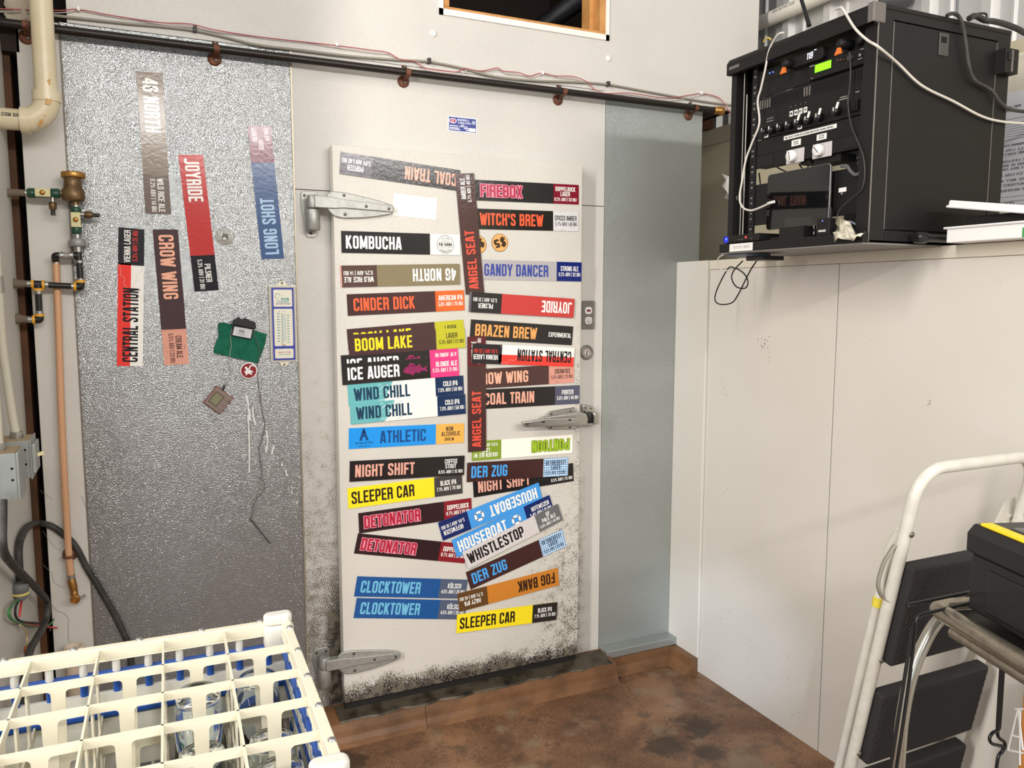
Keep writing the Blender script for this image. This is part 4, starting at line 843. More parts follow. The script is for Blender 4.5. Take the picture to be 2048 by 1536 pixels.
vlv = m.build('drain_valve', cp); MB().box(q.x + .006, q.x + .026, q.y + .004, q.y + .010, q.z - .014, q.z - .006, M_grym, Matrix.Translation(q) @ Matrix.Rotation(-.5, 4, 'Y') @ Matrix.Translation(-q)).build('lever', vlv)
q = V2(139, 1113); m = MB().tube([q + Vector((-.017, .03, 0)), q + Vector((-.015, .0, .0)), q + Vector((-.011, -.009, 0)), q + Vector((0, -.0135, 0)), q + Vector((.011, -.009, 0)), q + Vector((.015, 0, 0)), q + Vector((.017, .03, 0))], .0045, M_rust, 8)
m.lathe([(.022, 0), (.022, .004), (.012, .02), (0, .02)], M_rust, (q.x, 0, q.z), 'y', 16); m.build('strap', cp)

# ================================================================== conduit and switch boxes on the left wall
M_con = mat('painted_conduit', (196, 190, 172), .45); M_box = mat('galvanised_switch_box', (168, 172, 168), .4, .45, vary=(20, (150, 152, 146), .6)); M_dust = mat('dusty_top', (170, 150, 120), .8)
xw = -.947
def onwall(u, v, off): return X(u, v, xw + off)
cdt = thing('conduit', X(8, 680, xw + .02), 'painted metal conduit running down the left wall into a switch box', 'conduit')
pts = [X(1, 380, xw + .022), X(1.5, 470, xw + .022), X(3, 569, xw + .022), X(8, 681, xw + .024), X(16, 745, xw + .028), X(27, 800, xw + .036), X(31, 845, xw + .037), X(32, 878, xw + .037)]
yq = sum(p.y for p in pts[-3:]) / 3
pts = [Vector((xw + .020 + .0 * i, yq, p.z)) if i < 4 else Vector((xw + .020 + .0045 * (i - 3), yq, p.z)) for i, p in enumerate(pts)]
MB().tube(smooth_path(pts, 4), .0102, M_con, 14).build('tube', cdt)
zc = X(3, 569, xw + .022).z; MB().tube([(xw + .020, yq, zc - .02), (xw + .020, yq, zc + .02)], .0128, M_sil, 14).build('coupling', cdt)
zt = pts[-1].z; MB().tube([(pts[-1].x, yq, zt - .002), (pts[-1].x, yq, zt + .018)], .0145, M_sil, 12).build('connector', cdt)
# rear box
rbx = thing('switch_box', (xw, yq, zt - .06), 'galvanised electrical box with a toggle switch on the left wall', 'switch box')
zb0 = X(50, 962, xw + .06).z; x1 = xw + .070; ya, yb_ = yq - .052, yq + .052
MB().box(xw, x1, ya, yb_, zb0, zt, M_box).box(xw + .001, x1 - .001, ya + .001, yb_ - .001, zt, zt + .0012, M_dust).build('body', rbx, bevel=.002)
for xx, zz in ((x1 - .010, zt - .022), (x1 - .010, zt - .058)): MB().lathe([(.003, 0), (.0, .0005)], M_black, (xx, ya - .0004, zz), 'y', 10).build('knockout', rbx)
cv = MB().box(x1, x1 + .003, ya - .004, yb_ + .004, zb0 - .004, zt + .004, M_box).box(x1 + .003, x1 + .011, ya + .008, yb_ - .008, zb0 + .010, zt - .010, M_box).build('cover', rbx, bevel=.004, seg=3)
tg = Vector((x1 + .011, (ya + yb_) / 2, (zb0 + zt) / 2)); MB().box(tg.x, tg.x + .016, tg.y - .004, tg.y + .004, tg.z - .003, tg.z + .006, mat('ivory_toggle', (226, 214, 168), .4), Matrix.Translation(tg) @ Matrix.Rotation(-.35, 4, 'Y') @ Matrix.Translation(-tg)).build('toggle', cv)
# front box
fy = ya - .10; fbx = thing('junction_box', (xw, fy, zt - .1), 'galvanised junction box nearest the frame edge on the left wall', 'junction box')
fz1, fz0 = X(10, 922, xw + .05).z, X(10, 1003, xw + .05).z - .028; fx1 = xw + .058
MB().box(xw, fx1, fy - .052, fy + .052, fz0, fz1, M_box).box(xw + .001, fx1 - .001, fy - .051, fy + .051, fz1, fz1 + .0012, M_dust).build('body', fbx, bevel=.002)
MB().box(fx1, fx1 + .006, fy - .054, fy + .054, fz0 - .002, fz1 + .002, M_box).build('cover', fbx, bevel=.003)
for zz in (fz1 - .035, fz1 - .062): MB().lathe([(.003, 0), (.0, .0005)], M_black, (fx1 - .008, fy - .0524, zz), 'y', 10).build('knockout', fbx)
MB().tube([(xw + .02, fy, fz1), (xw + .02, fy, fz1 + .5)], .0102, M_con, 14).tube([(xw + .02, fy, fz1), (xw + .02, fy, fz1 + .018)], .0145, M_sil, 12).build('conduit_stub', fbx)

# ================================================================== black cables, gland and loose wires
M_cab = mat('black_rubber_cable', (46, 44, 42), .55, bump=(120, .2, .002), vary=(30, (92, 88, 84), .35))
c1 = [(5, 1000), (5, 1030), (6, 1098), (25, 1129), (47, 1151), (72, 1176), (91, 1198), (96, 1219), (89, 1248), (72, 1279), (59, 1304), (47, 1365), (40, 1430)]
def YW(u, v, y, m=.012):
    p = Y(u, v, y)
    return p if p.x > xw + m else X(u, v, xw + m)
tag(MB().tube(smooth_path([YW(u, v, -.15 + .04 * min(1, i / 6), .034) for i, (u, v) in enumerate(c1)], 6), .0098, M_cab, 14).build('black_cable'), 'thick black cable dropping from the junction box and bending in front of the timber gap', 'cable')
c2 = [(40, 1172), (39, 1141), (37.5, 1098), (44, 1072), (56, 1054), (75, 1046), (100, 1051), (122, 1065), (150, 1091), (175, 1138), (200, 1179), (225, 1222), (244, 1260), (259, 1297), (263, 1350), (266, 1420)]
gl = thing('looped_cable', Y(40, 1180, -.035), 'black cable looping over the left strip and ending in a grey gland with loose wires', 'cable')
MB().tube(smooth_path([YW(u, v, -.0115) for u, v in c2], 6), .0098, M_cab, 14).build('cable', gl)
g0 = YW(40, 1166, -.035, .016); mgl = mat('grey_gland', (104, 106, 106), .5)
gm = MB().lathe([(0, 0), (.0155, 0), (.0190, -.004), (.0195, -.022), (.0165, -.024), (.0165, -.027), (0, -.027)], mgl, g0, seg=20); gm.lathe([(0, -.030), (.0155, -.030), (.014, -.042), (.010, -.046), (0, -.046)], mgl, g0, seg=16)
gn = gm.build('gland', gl); MB().lathe([(.0165, -.0255), (.0200, -.0262), (.0205, -.0285), (.0195, -.0315), (.0165, -.032)], mat('pale_yellow_ring', (206, 190, 110), .5), g0, seg=20).build('gland_ring', gn)
def wire(pts, col, name, r=.0026): MB().tube(smooth_path([YW(u, v, -.045 + k * .002, .012 + .002 * (k % 2)) for k, (u, v) in enumerate(pts)], 5), r, col, 8).build(name, gl)
cg = mat('green_wire', (74, 132, 82), .45); ckb = mat('black_wire', (34, 30, 34), .45); cr_ = mat('red_insulated_wire', (204, 66, 66), .45); cbg = mat('beige_wire', (206, 184, 140), .5)
wire([(36, 1200), (24, 1212), (19, 1228), (28, 1241), (50, 1249), (80, 1253), (98, 1250), (108, 1238)], cg, 'green_wire'); wire([(34, 1200), (21, 1214), (16, 1228), (25, 1241), (45, 1248)], cg, 'green_wire')
wire([(38, 1200), (31, 1217), (33, 1236), (48, 1244), (78, 1247), (96, 1252), (101, 1262)], ckb, 'black_wire', .003); wire([(44, 1198), (41, 1216), (39, 1234)], cr_, 'red_wire', .003); wire([(47, 1248), (75, 1251), (98, 1254), (115, 1256)], cr_, 'red_wire')
wire([(40, 1250), (50, 1260), (54, 1275), (53, 1297)], cbg, 'beige_wire'); q = YW(52, 1300, -.035); MB().lathe([(.0, .012), (.0045, .010), (.0065, -.008), (0, -.009)], mat('orange_wire_nut', (170, 92, 40), .5), q, seg=10).build('wire_nut', gl)
# open pipe stub
q = Y(147, 1292, -.052); ps = MB().lathe([(.0265, 0), (.0225, 0), (.0225, -.25), (.0235, -.26), (.0265, -.26), (.0265, -.02), (.0275, -.018), (.0275, 0)], mat('cream_pipe_stub', (222, 202, 180), .45), q, seg=28, closed=True)
ps.tube([(q.x, q.y, 0), (q.x, q.y, q.z - .02)], .026, mat('cream_pipe_stub', (222, 202, 180), .45), 28)
tag(ps.build('pipe_stub'), 'open cream pipe stub standing against the wall behind the glass rack', 'pipe')

# ================================================================== small things on the galvanised panel
M_pad = mat('green_scouring_pad', (22, 104, 78), .95, bump=(420, .6, .002, 3), vary=(70, (14, 84, 62), .8))
# thermometer
c = Y(566, 648, 0); tm = thing('wall_thermometer', (c.x, 0, c.z), 'white and blue plastic wall thermometer beside the door frame', 'thermometer')
mcr = mat('cream_plastic', (234, 228, 208), .4); mbf = mat('royal_blue_print', (46, 58, 160), .4); mtl = mat('teal_print', (60, 150, 150), .5)
w_, h_ = .0445, .130
tabs = lambda s: [(c.x + x, c.z + s * z) for x, z in ((-.024, h_), (-.016, h_ + .004), (-.010, h_ + .013), (-.004, h_ + .016), (.004, h_ + .016), (.010, h_ + .013), (.016, h_ + .004), (.024, h_))]
bd = MB().box(c.x - w_, c.x + w_, -.009, 0, c.z - h_, c.z + h_, mcr).prism(tabs(1), -.004, 0, mcr).prism(tabs(-1), -.004, 0, mcr).build('body', tm, bevel=.002)
for s in (1, -1): screw(bd, (c.x, -.0045, c.z + s * (h_ + .009)), .0035)
fp = MB().box(c.x - w_ + .003, c.x + w_ - .003, -.0096, -.009, c.z - h_ + .003, c.z + h_ - .003, mat('grey_bevel', (176, 170, 160), .4)).box(c.x - .0365, c.x + .0365, -.0102, -.0096, c.z - h_ + .007, c.z + h_ - .007, mbf)
for z0, z1 in ((.059, .117), (-.075, .052), (-.117, -.084)): fp.prism([(x, z) for x, z in rrect(c.x - .031, c.x + .031, c.z + z0, c.z + z1, .004)], -.0108, -.0102, mcr)
fpo = fp.build('face', tm); pr_ = MB(); P = lambda x, z: Vector((c.x + x, -.0111, c.z + z)); pr_.mats
text(pr_, 'SCR', -.006, .020, .081, .089, mtl, P, .2); text(pr_, 'AIR FLOW SYSTEMS', -.024, .024, .067, .071, mbf, P, .14); text(pr_, 'COMFORT SYSTEMS', -.022, .022, -.098, -.0945, mat('print_red', (170, 70, 70), .5), P, .14); text(pr_, '218 829 5487', -.020, .020, -.1055, -.102, mtl, P, .15)
stroke(pr_, [Vector((-.017 + .0085 * math.cos(a * .33), .095 + .0085 * math.sin(a * .33))) for a in range(0, 16)], False, .0016, lambda q: P(q.x, q.y), mtl)
for k in range(3): stroke(pr_, [Vector((-.020 + i * .005, .0785 - k * .0022 + .0012 * math.sin(i * .9 + k))) for i in range(9)], False, .0010, lambda q: P(q.x, q.y), mtl)
text(pr_, 'F', -.014, -.011, .040, .044, mbf, P, .2); text(pr_, 'C', .0, .003, .040, .044, mbf, P, .2)
for i in range(11):
    z = .035 - i * .0093
    pr_.box(c.x - .010, c.x + .010, -.0111, -.0108, c.z + z - .0003, c.z + z + .0003, mtl); text(pr_, str(abs(120 - 20 * i) if i != 6 else 0), -.021, -.013, z - .002, z + .002, mtl, P, .2)
    text(pr_, str(abs(50 - 10 * i)), .012, .019, z - .0066, z - .0028, mtl, P, .2)
    for j in range(1, 5): pr_.box(c.x - .008, c.x + .008, -.0111, -.0108, c.z + z - .0093 * j / 5 - .0002, c.z + z - .0093 * j / 5 + .0002, mtl)
pr_.build('scale', fpo, fix=False)['kind'] = 'stuff'
MB().tube([(c.x, -.0125, c.z + .036), (c.x, -.0125, c.z - .058)], .0026, mat('clear_glass_tube', (226, 230, 226), .05), 10).lathe([(.0, -.0085), (.0062, -.006), (.0085, 0), (.0062, .006), (0, .0085)], mcr, (c.x, -.012, c.z - .066), seg=16).build('glass_tube', tm)
# green pad with clip
c = Vector((-.3133, 0, 1.4311)); pts = [(437, 646), (448, 645), (476, 653), (505, 660), (533, 668), (529, 690), (522, 708), (516, 726), (480, 718), (450, 711), (427, 706), (429, 690), (432, 684), (438, 672), (436, 660)]
pd = MB().prism([(Y(u, v).x, Y(u, v).z) for u, v in pts], -.009, -.0005, M_pad); tag(pd.build('scouring_pad', bevel=.001), 'ragged green scouring pad on the galvanised panel under a black clip', 'scouring pad')
cl = thing('magnetic_clip', Y(487, 655, -.015), 'black magnetic clip with a white name label holding the green pad', 'clip')
mbk = mat('black_gloss_plastic', (26, 26, 26), .3)
MB().prism([(Y(u, v, -.02).x, Y(u, v, -.02).z) for u, v in ((464, 643), (466, 638), (470, 640), (474, 634), (479, 634), (482, 639), (488, 636), (511, 645), (510, 651), (512, 652), (510, 658), (500, 656), (465, 648))], -.034, -.012, mbk).build('jaw', cl, bevel=.002)
MB().prism([(Y(u, v, -.02).x, Y(u, v, -.02).z) for u, v in ((466, 648), (508, 656), (503, 679), (462, 671))], -.020, -.0095, mbk).build('base', cl, bevel=.001)
lb_ = MB().prism([(Y(u, v, -.02).x, Y(u, v, -.02).z) for u, v in ((469, 653), (505, 659), (501, 677), (465, 670))], -.0206, -.020, mat('silver_label', (206, 204, 204), .4)); lo = lb_.build('name_label', cl)
lp = MB(); q0, q1 = Y(465, 670, -.021), Y(501, 677, -.021); dx = (q1 - q0).normalized(); dz = Vector((-dx.z, 0, dx.x)); P = lambda x, z: q0 + dx * x + dz * z
text(lp, 'RVN', .018, .034, .013, .023, mat('label_ink', (70, 66, 60), .5), P, .12)
for x0_, x1_, z_ in ((.010, .042, .009), (.016, .036, .005)): lp.add([P(x0_, z_), P(x1_, z_), P(x1_, z_ + .0009), P(x0_, z_ + .0009)], [(0, 1, 2, 3)], mat('label_ink', (70, 66, 60), .5))
lp.build('label_print', lo, fix=False)
# bird badge magnet
c = Y(497, 741, 0); bm_ = thing('round_magnet', c, 'round white and dark red bird magnet below the green pad', 'magnet'); rr_ = .0290
MB().lathe([(0, 0), (rr_, 0), (rr_, .005), (rr_ - .0015, .007), (0, .007)], mat('white_enamel', (236, 232, 230), .3), c, 'y', 32).build('body', bm_)
bb = MB().lathe([(.0245, .0072), (0, .0073)], mat('dark_red_enamel', (140, 24, 34), .3), c, 'y', 32); mwe = mat('white_enamel', (236, 232, 230), .3)
for pts in ([(-.014, .012), (-.008, .016), (.001, .004), (.010, .000), (.018, -.006), (.008, -.006), (.012, -.016), (.003, -.012), (-.003, -.010), (-.010, -.018), (-.012, -.008), (-.016, -.002), (-.009, -.000), (-.011, .006)], [(-.002, .004), (.004, .018), (.016, .022), (.022, .012), (.014, .017), (.007, .014), (.003, .003)]): bb.add([(c.x + x * .95, -.0076, c.z + z * .95) for x, z in pts], [tuple(range(len(pts)))], mwe)
bb.build('bird_emblem', bm_)
# probe timer and its lead
c = Vector((-.3878, 0, 1.2434)); tmr = thing('probe_timer', c, 'small square digital probe timer hanging tilted on the galvanised panel', 'timer')
RT = Matrix.Translation(c) @ Matrix.Rotation(math.radians(-50.0), 4, 'Y'); mtb = mat('brown_grey_plastic', (136, 118, 108), .4); mrd = mat('red_edge', (140, 66, 58), .45)
MB().box(-.035, .035, -.010, -.001, -.0342, .0342, mrd, RT).build('back_shell', tmr, bevel=.002); fc_ = MB().box(-.033, .033, -.0135, -.010, -.0322, .0322, mtb, RT).build('front_shell', tmr, bevel=.002)
MB().box(-.023, .021, -.0142, -.0135, -.008, .026, mat('lcd_frame', (92, 78, 68), .4), RT).box(-.019, .017, -.0146, -.0142, -.004, .022, mat('lcd_olive', (132, 130, 100), .25), RT).build('screen', fc_)
for x, z in ((.022, .006), (.020, -.012), (.0, -.022)): pass
for x, z in ((-.018, -.020), (.0, -.020), (.018, -.020)):
    k = MB().lathe([(.0065, .0135), (.0065, .0150), (.005, .0156), (0, .0150)], mtb, (0, 0, 0), 'y', 16, mx=RT @ Matrix.Translation((x, 0, z))); k.build('button', fc_)
text_m = MB(); text(text_m, 'TIMER', .010, .022, -.0310, -.0280, mat('label_ink', (70, 66, 60), .5), lambda x, z: RT @ Vector((x, -.0139, z)), .16); text_m.build('print', fc_, fix=False)
q = Y(449, 776, -.012); MB().tube([Y(444, 782, -.008), Y(448, 776, -.012), Y(449, 769, -.010)], [.004, .0035, .0022], mbk, 8).build('plug', tmr)
M_lead = mat('grey_braided_lead', (168, 168, 156), .5); M_leadd = mat('dark_braided_lead', (104, 100, 94), .5)
ld = [(449, 770), (452, 758), (460, 745), (460, 725), (460, 705), (463, 690), (461, 680), (463, 660), (468, 652)]
ld2 = [(509, 660), (509, 672), (515, 684), (519, 703), (516, 722), (515, 735), (517, 770), (521, 798), (526, 830), (530, 850), (524, 880), (518, 898), (522, 930), (525, 948), (520, 958), (526, 962), (530, 975), (521, 990), (513, 998), (508, 1010), (503, 1035)]
lead = MB().tube(smooth_path([Y(u, v, -.0115) for u, v in ld], 5), .0011, M_lead, 6).build('lead', tmr)
MB().tube(smooth_path([Y(u, v, -.0115 if v < 726 else -.004) for u, v in ld2], 4), .0011, M_leadd, 6).build('lead', tmr)
MB().tube([Y(499, 1036, -.004), Y(503, 1041, -.004), Y(541, 1088, -.004)], [.0016, .0024, .0018], mat('steel_probe', (96, 94, 90), .35, .8), 8).build('probe', tmr)
# spigot hole ring in the panel
q = Y(449, 473, 0); rg = MB().lathe([(.030, 0), (.026, .003), (.018, .004), (.012, .010), (.006, .010), (0, .004)], mat('galv_ring', (196, 196, 190), .4, .6, bump=(120, .8, .004, 3)), q, 'y', 24)
rg.tube([(q.x - .007, -.010, q.z - .004), (q.x - .004, -.018, q.z + .008), (q.x + .007, -.017, q.z + .006), (q.x + .008, -.010, q.z - .008)], .003, M_sil, 8)
tag(rg.build('anchor_ring'), 'small metal ring set in a caulked hole on the galvanised panel', 'ring')

# hairline cracks in the paint of the left strip
mck = mat('crack_line', (120, 108, 94), .9); ckl = MB()
for pts in ([(88, 1130), (97, 1140), (104, 1148), (106, 1160), (112, 1168), (128, 1175)], [(104, 1210), (115, 1222), (130, 1228), (137, 1240), (136, 1262), (138, 1285)], [(80, 980), (92, 990), (104, 998)], [(86, 1062), (98, 1080), (112, 1096), (122, 1102)], [(164, 992), (167, 1004), (173, 1018)]):
    ps = smooth_path([Y(u, v, -.0006) for u, v in pts], 4); stroke(ckl, [Vector((p.x + random.gauss(0, .0006), p.z)) for p in ps], False, .0011, lambda q: Vector((q.x, -.0006, q.y)), mck)
tag(ckl.build('paint_crack'), 'fine hairline cracks in the paint of the left white strip', 'crack', kind='stuff')
# ================================================================== equipment rack on the ledge
RX0, RX1, RY0, RY1, RZ0, RZ1 = 1.185, 1.72, -1.238, -.660, 1.737, 2.357
M_rk = mat('black_powder_coat', (28, 26, 25), .5, bump=(600, .12, .0006), spec=.3); M_rk2 = mat('black_anodised_panel', (23, 22, 22), .45, bump=(500, .08, .0005), spec=.3); M_in = mat('rack_inner_black', (22, 22, 24), .6)
M_edge = mat('bright_metal_edge_highlight', (150, 146, 140), .35, .6); M_lip = mat('grey_plastic_corner', (104, 98, 94), .5); M_lbl = mat('white_label_tape', (234, 232, 226), .5); M_pk = mat('black_print', (40, 38, 36), .6)
rk = thing('equipment_rack', ((RX0 + RX1) / 2, (RY0 + RY1) / 2, RZ0), 'tall black open-front audio equipment rack on the ledge', 'rack')
tp = MB().prism([(RX0 - .022, RZ1 - .050), (RX0 - .022, RZ1 - .014), (RX0 - .012, RZ1), (RX1, RZ1), (RX1, RZ1 - .012), (RX0 + .02, RZ1 - .012), (RX0 - .004, RZ1 - .050)], RY0 - .002, RY1 + .002, M_rk, 'xz').build('top', rk, bevel=.002)
MB().box(RX0 - .024, RX0 + .022, RY0 - .004, RY0 + .018, RZ1 - .050, RZ1 + .002, M_lip).build('corner_cap', tp, bevel=.004)
MB().box(RX0 - .0232, RX0 - .022, RY1 - .06, RY1 - .012, RZ1 - .036, RZ1 - .026, M_lip).build('badge', tp)
sd = MB().box(RX0, RX0 + .055, RY0, RY0 + .012, RZ0, RZ1 - .012, M_rk).box(RX1 - .055, RX1, RY0, RY0 + .012, RZ0, RZ1 - .012, M_rk).box(RX0 + .055, RX1 - .055, RY0, RY0 + .012, RZ1 - .035, RZ1 - .012, M_rk).box(RX0 + .055, RX1 - .055, RY0, RY0 + .012, RZ0, RZ0 + .032, M_rk).box(RX0 + .055, RX1 - .055, RY0 + .008, RY0 + .012, RZ0 + .032, RZ1 - .035, M_in)
so_ = sd.build('side_frame', rk)
MB().box(RX0 + .058, RX1 - .058, RY0 + .0005, RY0 + .006, RZ0 + .035, RZ1 - .038, M_rk2).build('side_panel', rk, bevel=.002)
for a_ in ((RX0 - .001, RX0 + .0009, RY0 - .001, RY0 + .002, RZ0, RZ1 - .05), (RX0 + .056, RX0 + .0578, RY0 - .0006, RY0 + .002, RZ0 + .035, RZ1 - .04), (RX1 - .0582, RX1 - .0570, RY0 - .0006, RY0 + .002, RZ0 + .13, RZ1 - .04)): MB().box(*a_, M_edge).build('edge_highlight', rk)  # pale strips painted as light highlights along the near side's edges
lk = MB().box(1.418, 1.456, RY0 - .0022, RY0 + .0005, 2.253, 2.313, mat('latch_plate', (74, 72, 70), .45, .3)).build('side_latch', rk, bevel=.001)
MB().box(1.424, 1.446, RY0 - .0026, RY0 - .0022, 2.287, 2.303, M_black).build('latch_hole', lk)
hb = MB().box(1.660, 1.716, RY0 - .030, RY0, 2.228, 2.296, M_rk).box(1.684, 1.692, RY0 - .0315, RY0 - .03, 2.232, 2.292, M_lip).box(1.668, 1.68, RY0 - .034, RY0 - .03, 2.262, 2.286, M_rk).build('side_hinge', rk, bevel=.002)
vt = MB()
for i in range(9): vt.box(RX0 + .058 + i * .0125, RX0 + .064 + i * .0125, RY0 - .0006, RY0 + .001, RZ0 + .004, RZ0 + .026, M_black)
vt.build('vent', rk)
MB().box(RX0, RX0 + .095, RY1 - .012, RY1, RZ0, RZ1 - .012, M_rk).box(RX0 + .05, RX1, RY1 - .012, RY1, RZ1 - .06, RZ1 - .012, M_rk).box(RX0 + .05, RX1, RY1 - .012, RY1, RZ0, RZ0 + .03, M_rk).build('far_side_frame', rk)
MB().box(RX0, RX0 + .045, RY1 - .024, RY1 - .012, RZ0 + .02, RZ1 - .03, M_rk).build('front_post', rk); MB().box(RX0, RX0 + .03, RY0 + .012, RY0 + .042, RZ0 + .02, RZ1 - .03, M_rk).build('front_post', rk)
MB().box(RX0 + .018, RX0 + .026, RY0 + .042, RY0 + .062, RZ0 + .02, RZ1 - .03, M_in).build('mounting_rail', rk)
rl = MB().box(RX0 + .018, RX0 + .026, RY1 - .102, RY1 - .080, RZ0 + .02, RZ1 - .03, M_in)#, RX0 + .026, RY0 + .042, RY0 + .062, RZ0 + .02, RZ1 - .03, M_in)
ro_ = rl.build('mounting_rail', rk); hs = MB()
for i in range(34):
    z = RZ0 + .035 + i * .0165; hs.box(RX0 + .0165, RX0 + .018, RY1 - .096, RY1 - .088, z, z + .005, M_edge if i % 3 else M_black)
hs.build('rail_holes', ro_)
MB().tube([(RX0 + .010, RY1 - .050, RZ0 + .03), (RX0 + .010, RY1 - .050, RZ1 - .05)], .0016, M_edge, 8).build('door_rod', rk); MB().tube([(RX0 + .010, RY1 - .064, RZ0 + .03), (RX0 + .010, RY1 - .064, RZ0 + .50)], .0022, M_edge, 8).build('door_rod', rk)
MB().box(RX0 - .005, RX1, RY0, RY1, RZ0 - .002, RZ0 + .006, M_rk).box(RX0 - .022, RX0 - .004, RY0 - .002, RY1 + .012, RZ0 - .004, RZ0 + .026, M_rk).box(RX0 - .022, 1.475, RY0 - .002, RY1 + .012, RZ0 - .006, RZ0 - .002, mat('grey_underside', (128, 124, 120), .5)).build('base_tray', rk, bevel=.001)
MB().box(RX1 - .02, RX1, RY0 + .01, RY0 + .06, RZ0, RZ1 - .012, M_rk).build('rear_post', rk); MB().box(RX1 - .02, RX1, RY1 - .06, RY1 - .012, RZ0, RZ1 - .012, M_rk).build('rear_post', rk)
tlb = MB().box(RX0 - .0228, RX0 - .022, -.810, -.700, RZ0 - .001, RZ0 + .024, M_lbl)
P = lambda y, z: Vector((RX0 - .0231, -y, z))
text(tlb, 'TESTER TUBES', .718, .798, RZ0 + .008, RZ0 + .0165, mat('faded_print', (176, 174, 170), .6), P, .13); tlb.build('shelf_label', rk)

FX = RX0 + .022                                     # face of the mounted units
def unit(name, label, y0, y1, z0, z1, depth, m=M_rk2, cat='audio unit'):
    t = thing(name, (FX, (y0 + y1) / 2, z0), label, cat)
    MB().box(FX, FX + .005, y0, y1, z0, z1, m).box(FX + .005, FX + depth, y0 + .02, y1 - .02, z0 + .002, z1 - .002, M_in).build('body', t, bevel=.001)
    return t
YL, YR = -.745, -1.196
F = lambda d: (lambda y, z: Vector((FX - d, -y, z)))
M_px = mat('panel_print', (150, 146, 140), .5)
# power conditioner
pc = unit('power_conditioner', 'black power conditioner with lit orange lamps and a white number display, top of the rack', YR, YL, 2.266, 2.300, .2)
dd = MB().prism([(-a, b) for a, b in rrect(.925, 1.047, 2.267, 2.302, .010)], FX - .020, FX, M_rk, 'yz').build('display_pod', pc, bevel=.002)
tx = MB(); text(tx, '119', .985, 1.008, 2.277, 2.295, mat('white_led_digits', (240, 244, 255), .4, emit=((225, 235, 255), 1.2)), F(.0206), .13, slant=.12); tx.box(FX - .0206, FX - .020, -1.022, -1.013, 2.296, 2.298, mat('white_led_digits', (240, 244, 255), .4)); tx.build('digits', dd, fix=False)
def lampk(y, t):
    MB().lathe([(0, .048), (.010, .048), (.0135, .04), (.0135, 0), (0, 0)], M_rk, (FX, y, 2.281), 'x', 16).build('lamp_arm', t)
    MB().prism([(y - .012, 2.251), (y + .011, 2.250), (y + .001, 2.268), (y - .008, 2.267)], FX - .052, FX - .046, mat('orange_lamp', (206, 106, 40), .3, emit=((255, 130, 40), .15)), 'yz').build('lamp_lens', t)
lampk(-.922, pc); lampk(-1.130, pc)
for y in (-.812, -.826): MB().lathe([(.0025, 0), (0, .001)], mat('blue_led', (70, 90, 230), .3, emit=((80, 110, 255), 5)), (FX - .0005, y, 2.284), 'x', 10).build('led', pc)
MB().lathe([(0, .02), (.011, .02), (.013, .014), (.013, 0)], M_rk, (FX, -1.170, 2.284), 'x', 16).build('knob', pc)
# wireless receiver with blanking panel
rx = unit('wireless_receiver', 'half-width black wireless receiver with a bright green screen', YR, -.985, 2.216, 2.264, .18)
MB().box(FX - .012, FX, YR + .003, -.988, 2.2175, 2.2625, M_rk2).build('fascia', rx, bevel=.002)
MB().box(FX - .0130, FX - .012, -1.074, -1.010, 2.233, 2.2575, M_black).build('screen_frame', rx); MB().box(FX - .0134, FX - .0130, -1.072, -1.012, 2.2345, 2.256, mat('green_lcd', (130, 240, 20), .3, emit=((120, 255, 10), 1.5))).build('screen', rx)
MB().lathe([(0, .020), (.0085, .020), (.0095, .016), (.0095, .012)], mat('dark_knob', (66, 58, 54), .4), (FX, -1.140, 2.244), 'x', 16).build('knob', rx)
k = MB()
for i in range(3): k.lathe([(.003, .0135), (0, .0135)], mat('brown_button', (110, 72, 48), .5), (FX, -1.095 - .011 * i, 2.250 - .002 * i), 'x', 8)
k.box(FX - .0125, FX - .012, -1.008, -.990, 2.256, 2.2585, M_px).box(FX - .0125, FX - .012, -1.005, -.998, 2.221, 2.223, M_px).lathe([(.004, .013), (0, .013)], M_px, (FX, -1.172, 2.243), 'x', 10).box(FX - .0125, FX - .012, -1.180, -1.165, 2.232, 2.234, M_px).box(FX - .0125, FX - .012, -1.185, -1.172, 2.256, 2.258, M_px); k.build('buttons', rx)
bl = thing('blanking_panel', (FX, -.86, 2.216), 'plain black blanking panel left of the green-screen receiver', 'panel'); MB().box(FX, FX + .005, -.983, YL, 2.216, 2.264, M_rk2).build('plate', bl, bevel=.001)
# mixer amplifier
am = unit('mixer_amplifier', 'black mixer amplifier with a slotted vent and a row of labelled knobs', YR, YL, 2.088, 2.2145, .3)
sl = MB()
for i in range(40):
    y = -.775 - i * .01035; sl.box(FX - .0008, FX + .001, y - .0028, y + .0028, 2.181, 2.207, M_black if not (0 <= i < 5 or 18 <= i < 21) else mat('slot_glint', (120, 116, 110), .4, .5))
sl.build('vent_slots', am); MB().box(FX - .0008, FX, YR, YL, 2.1755, 2.1763, M_black).build('panel_line', am)
kp = []
for i, y in enumerate((-.806, -.838, -.874, -.911, -.948, -.988, -1.030, -1.094)):
    z = 2.106 + (.004 if i == 7 else 0)
    kb = MB().lathe([(0, .019), (.009, .019), (.0105, .015), (.0115, 0), (0, 0)], mbk, (FX, y, z), 'x', 18).box(FX - .0215, FX - .019, y - .0012, y + .0012, z, z + .010, mat('white_pointer', (220, 220, 216), .5)).build('knob', am)
    if i >= 4: MB().box(FX - .0205, FX - .0190, y - .012, y - .004, z + .008, z + .026, M_lbl, Matrix.Translation((FX, y, z)) @ Matrix.Rotation(.35, 4, 'X') @ Matrix.Translation((-FX, -y, -z))).build('tape_flag', kb)
pl_ = MB()
for y in (-.911, -.930, -.949, -.968): pl_.box(FX - .0009, FX, y - .0068, y + .0068, 2.133, 2.149, M_lbl)
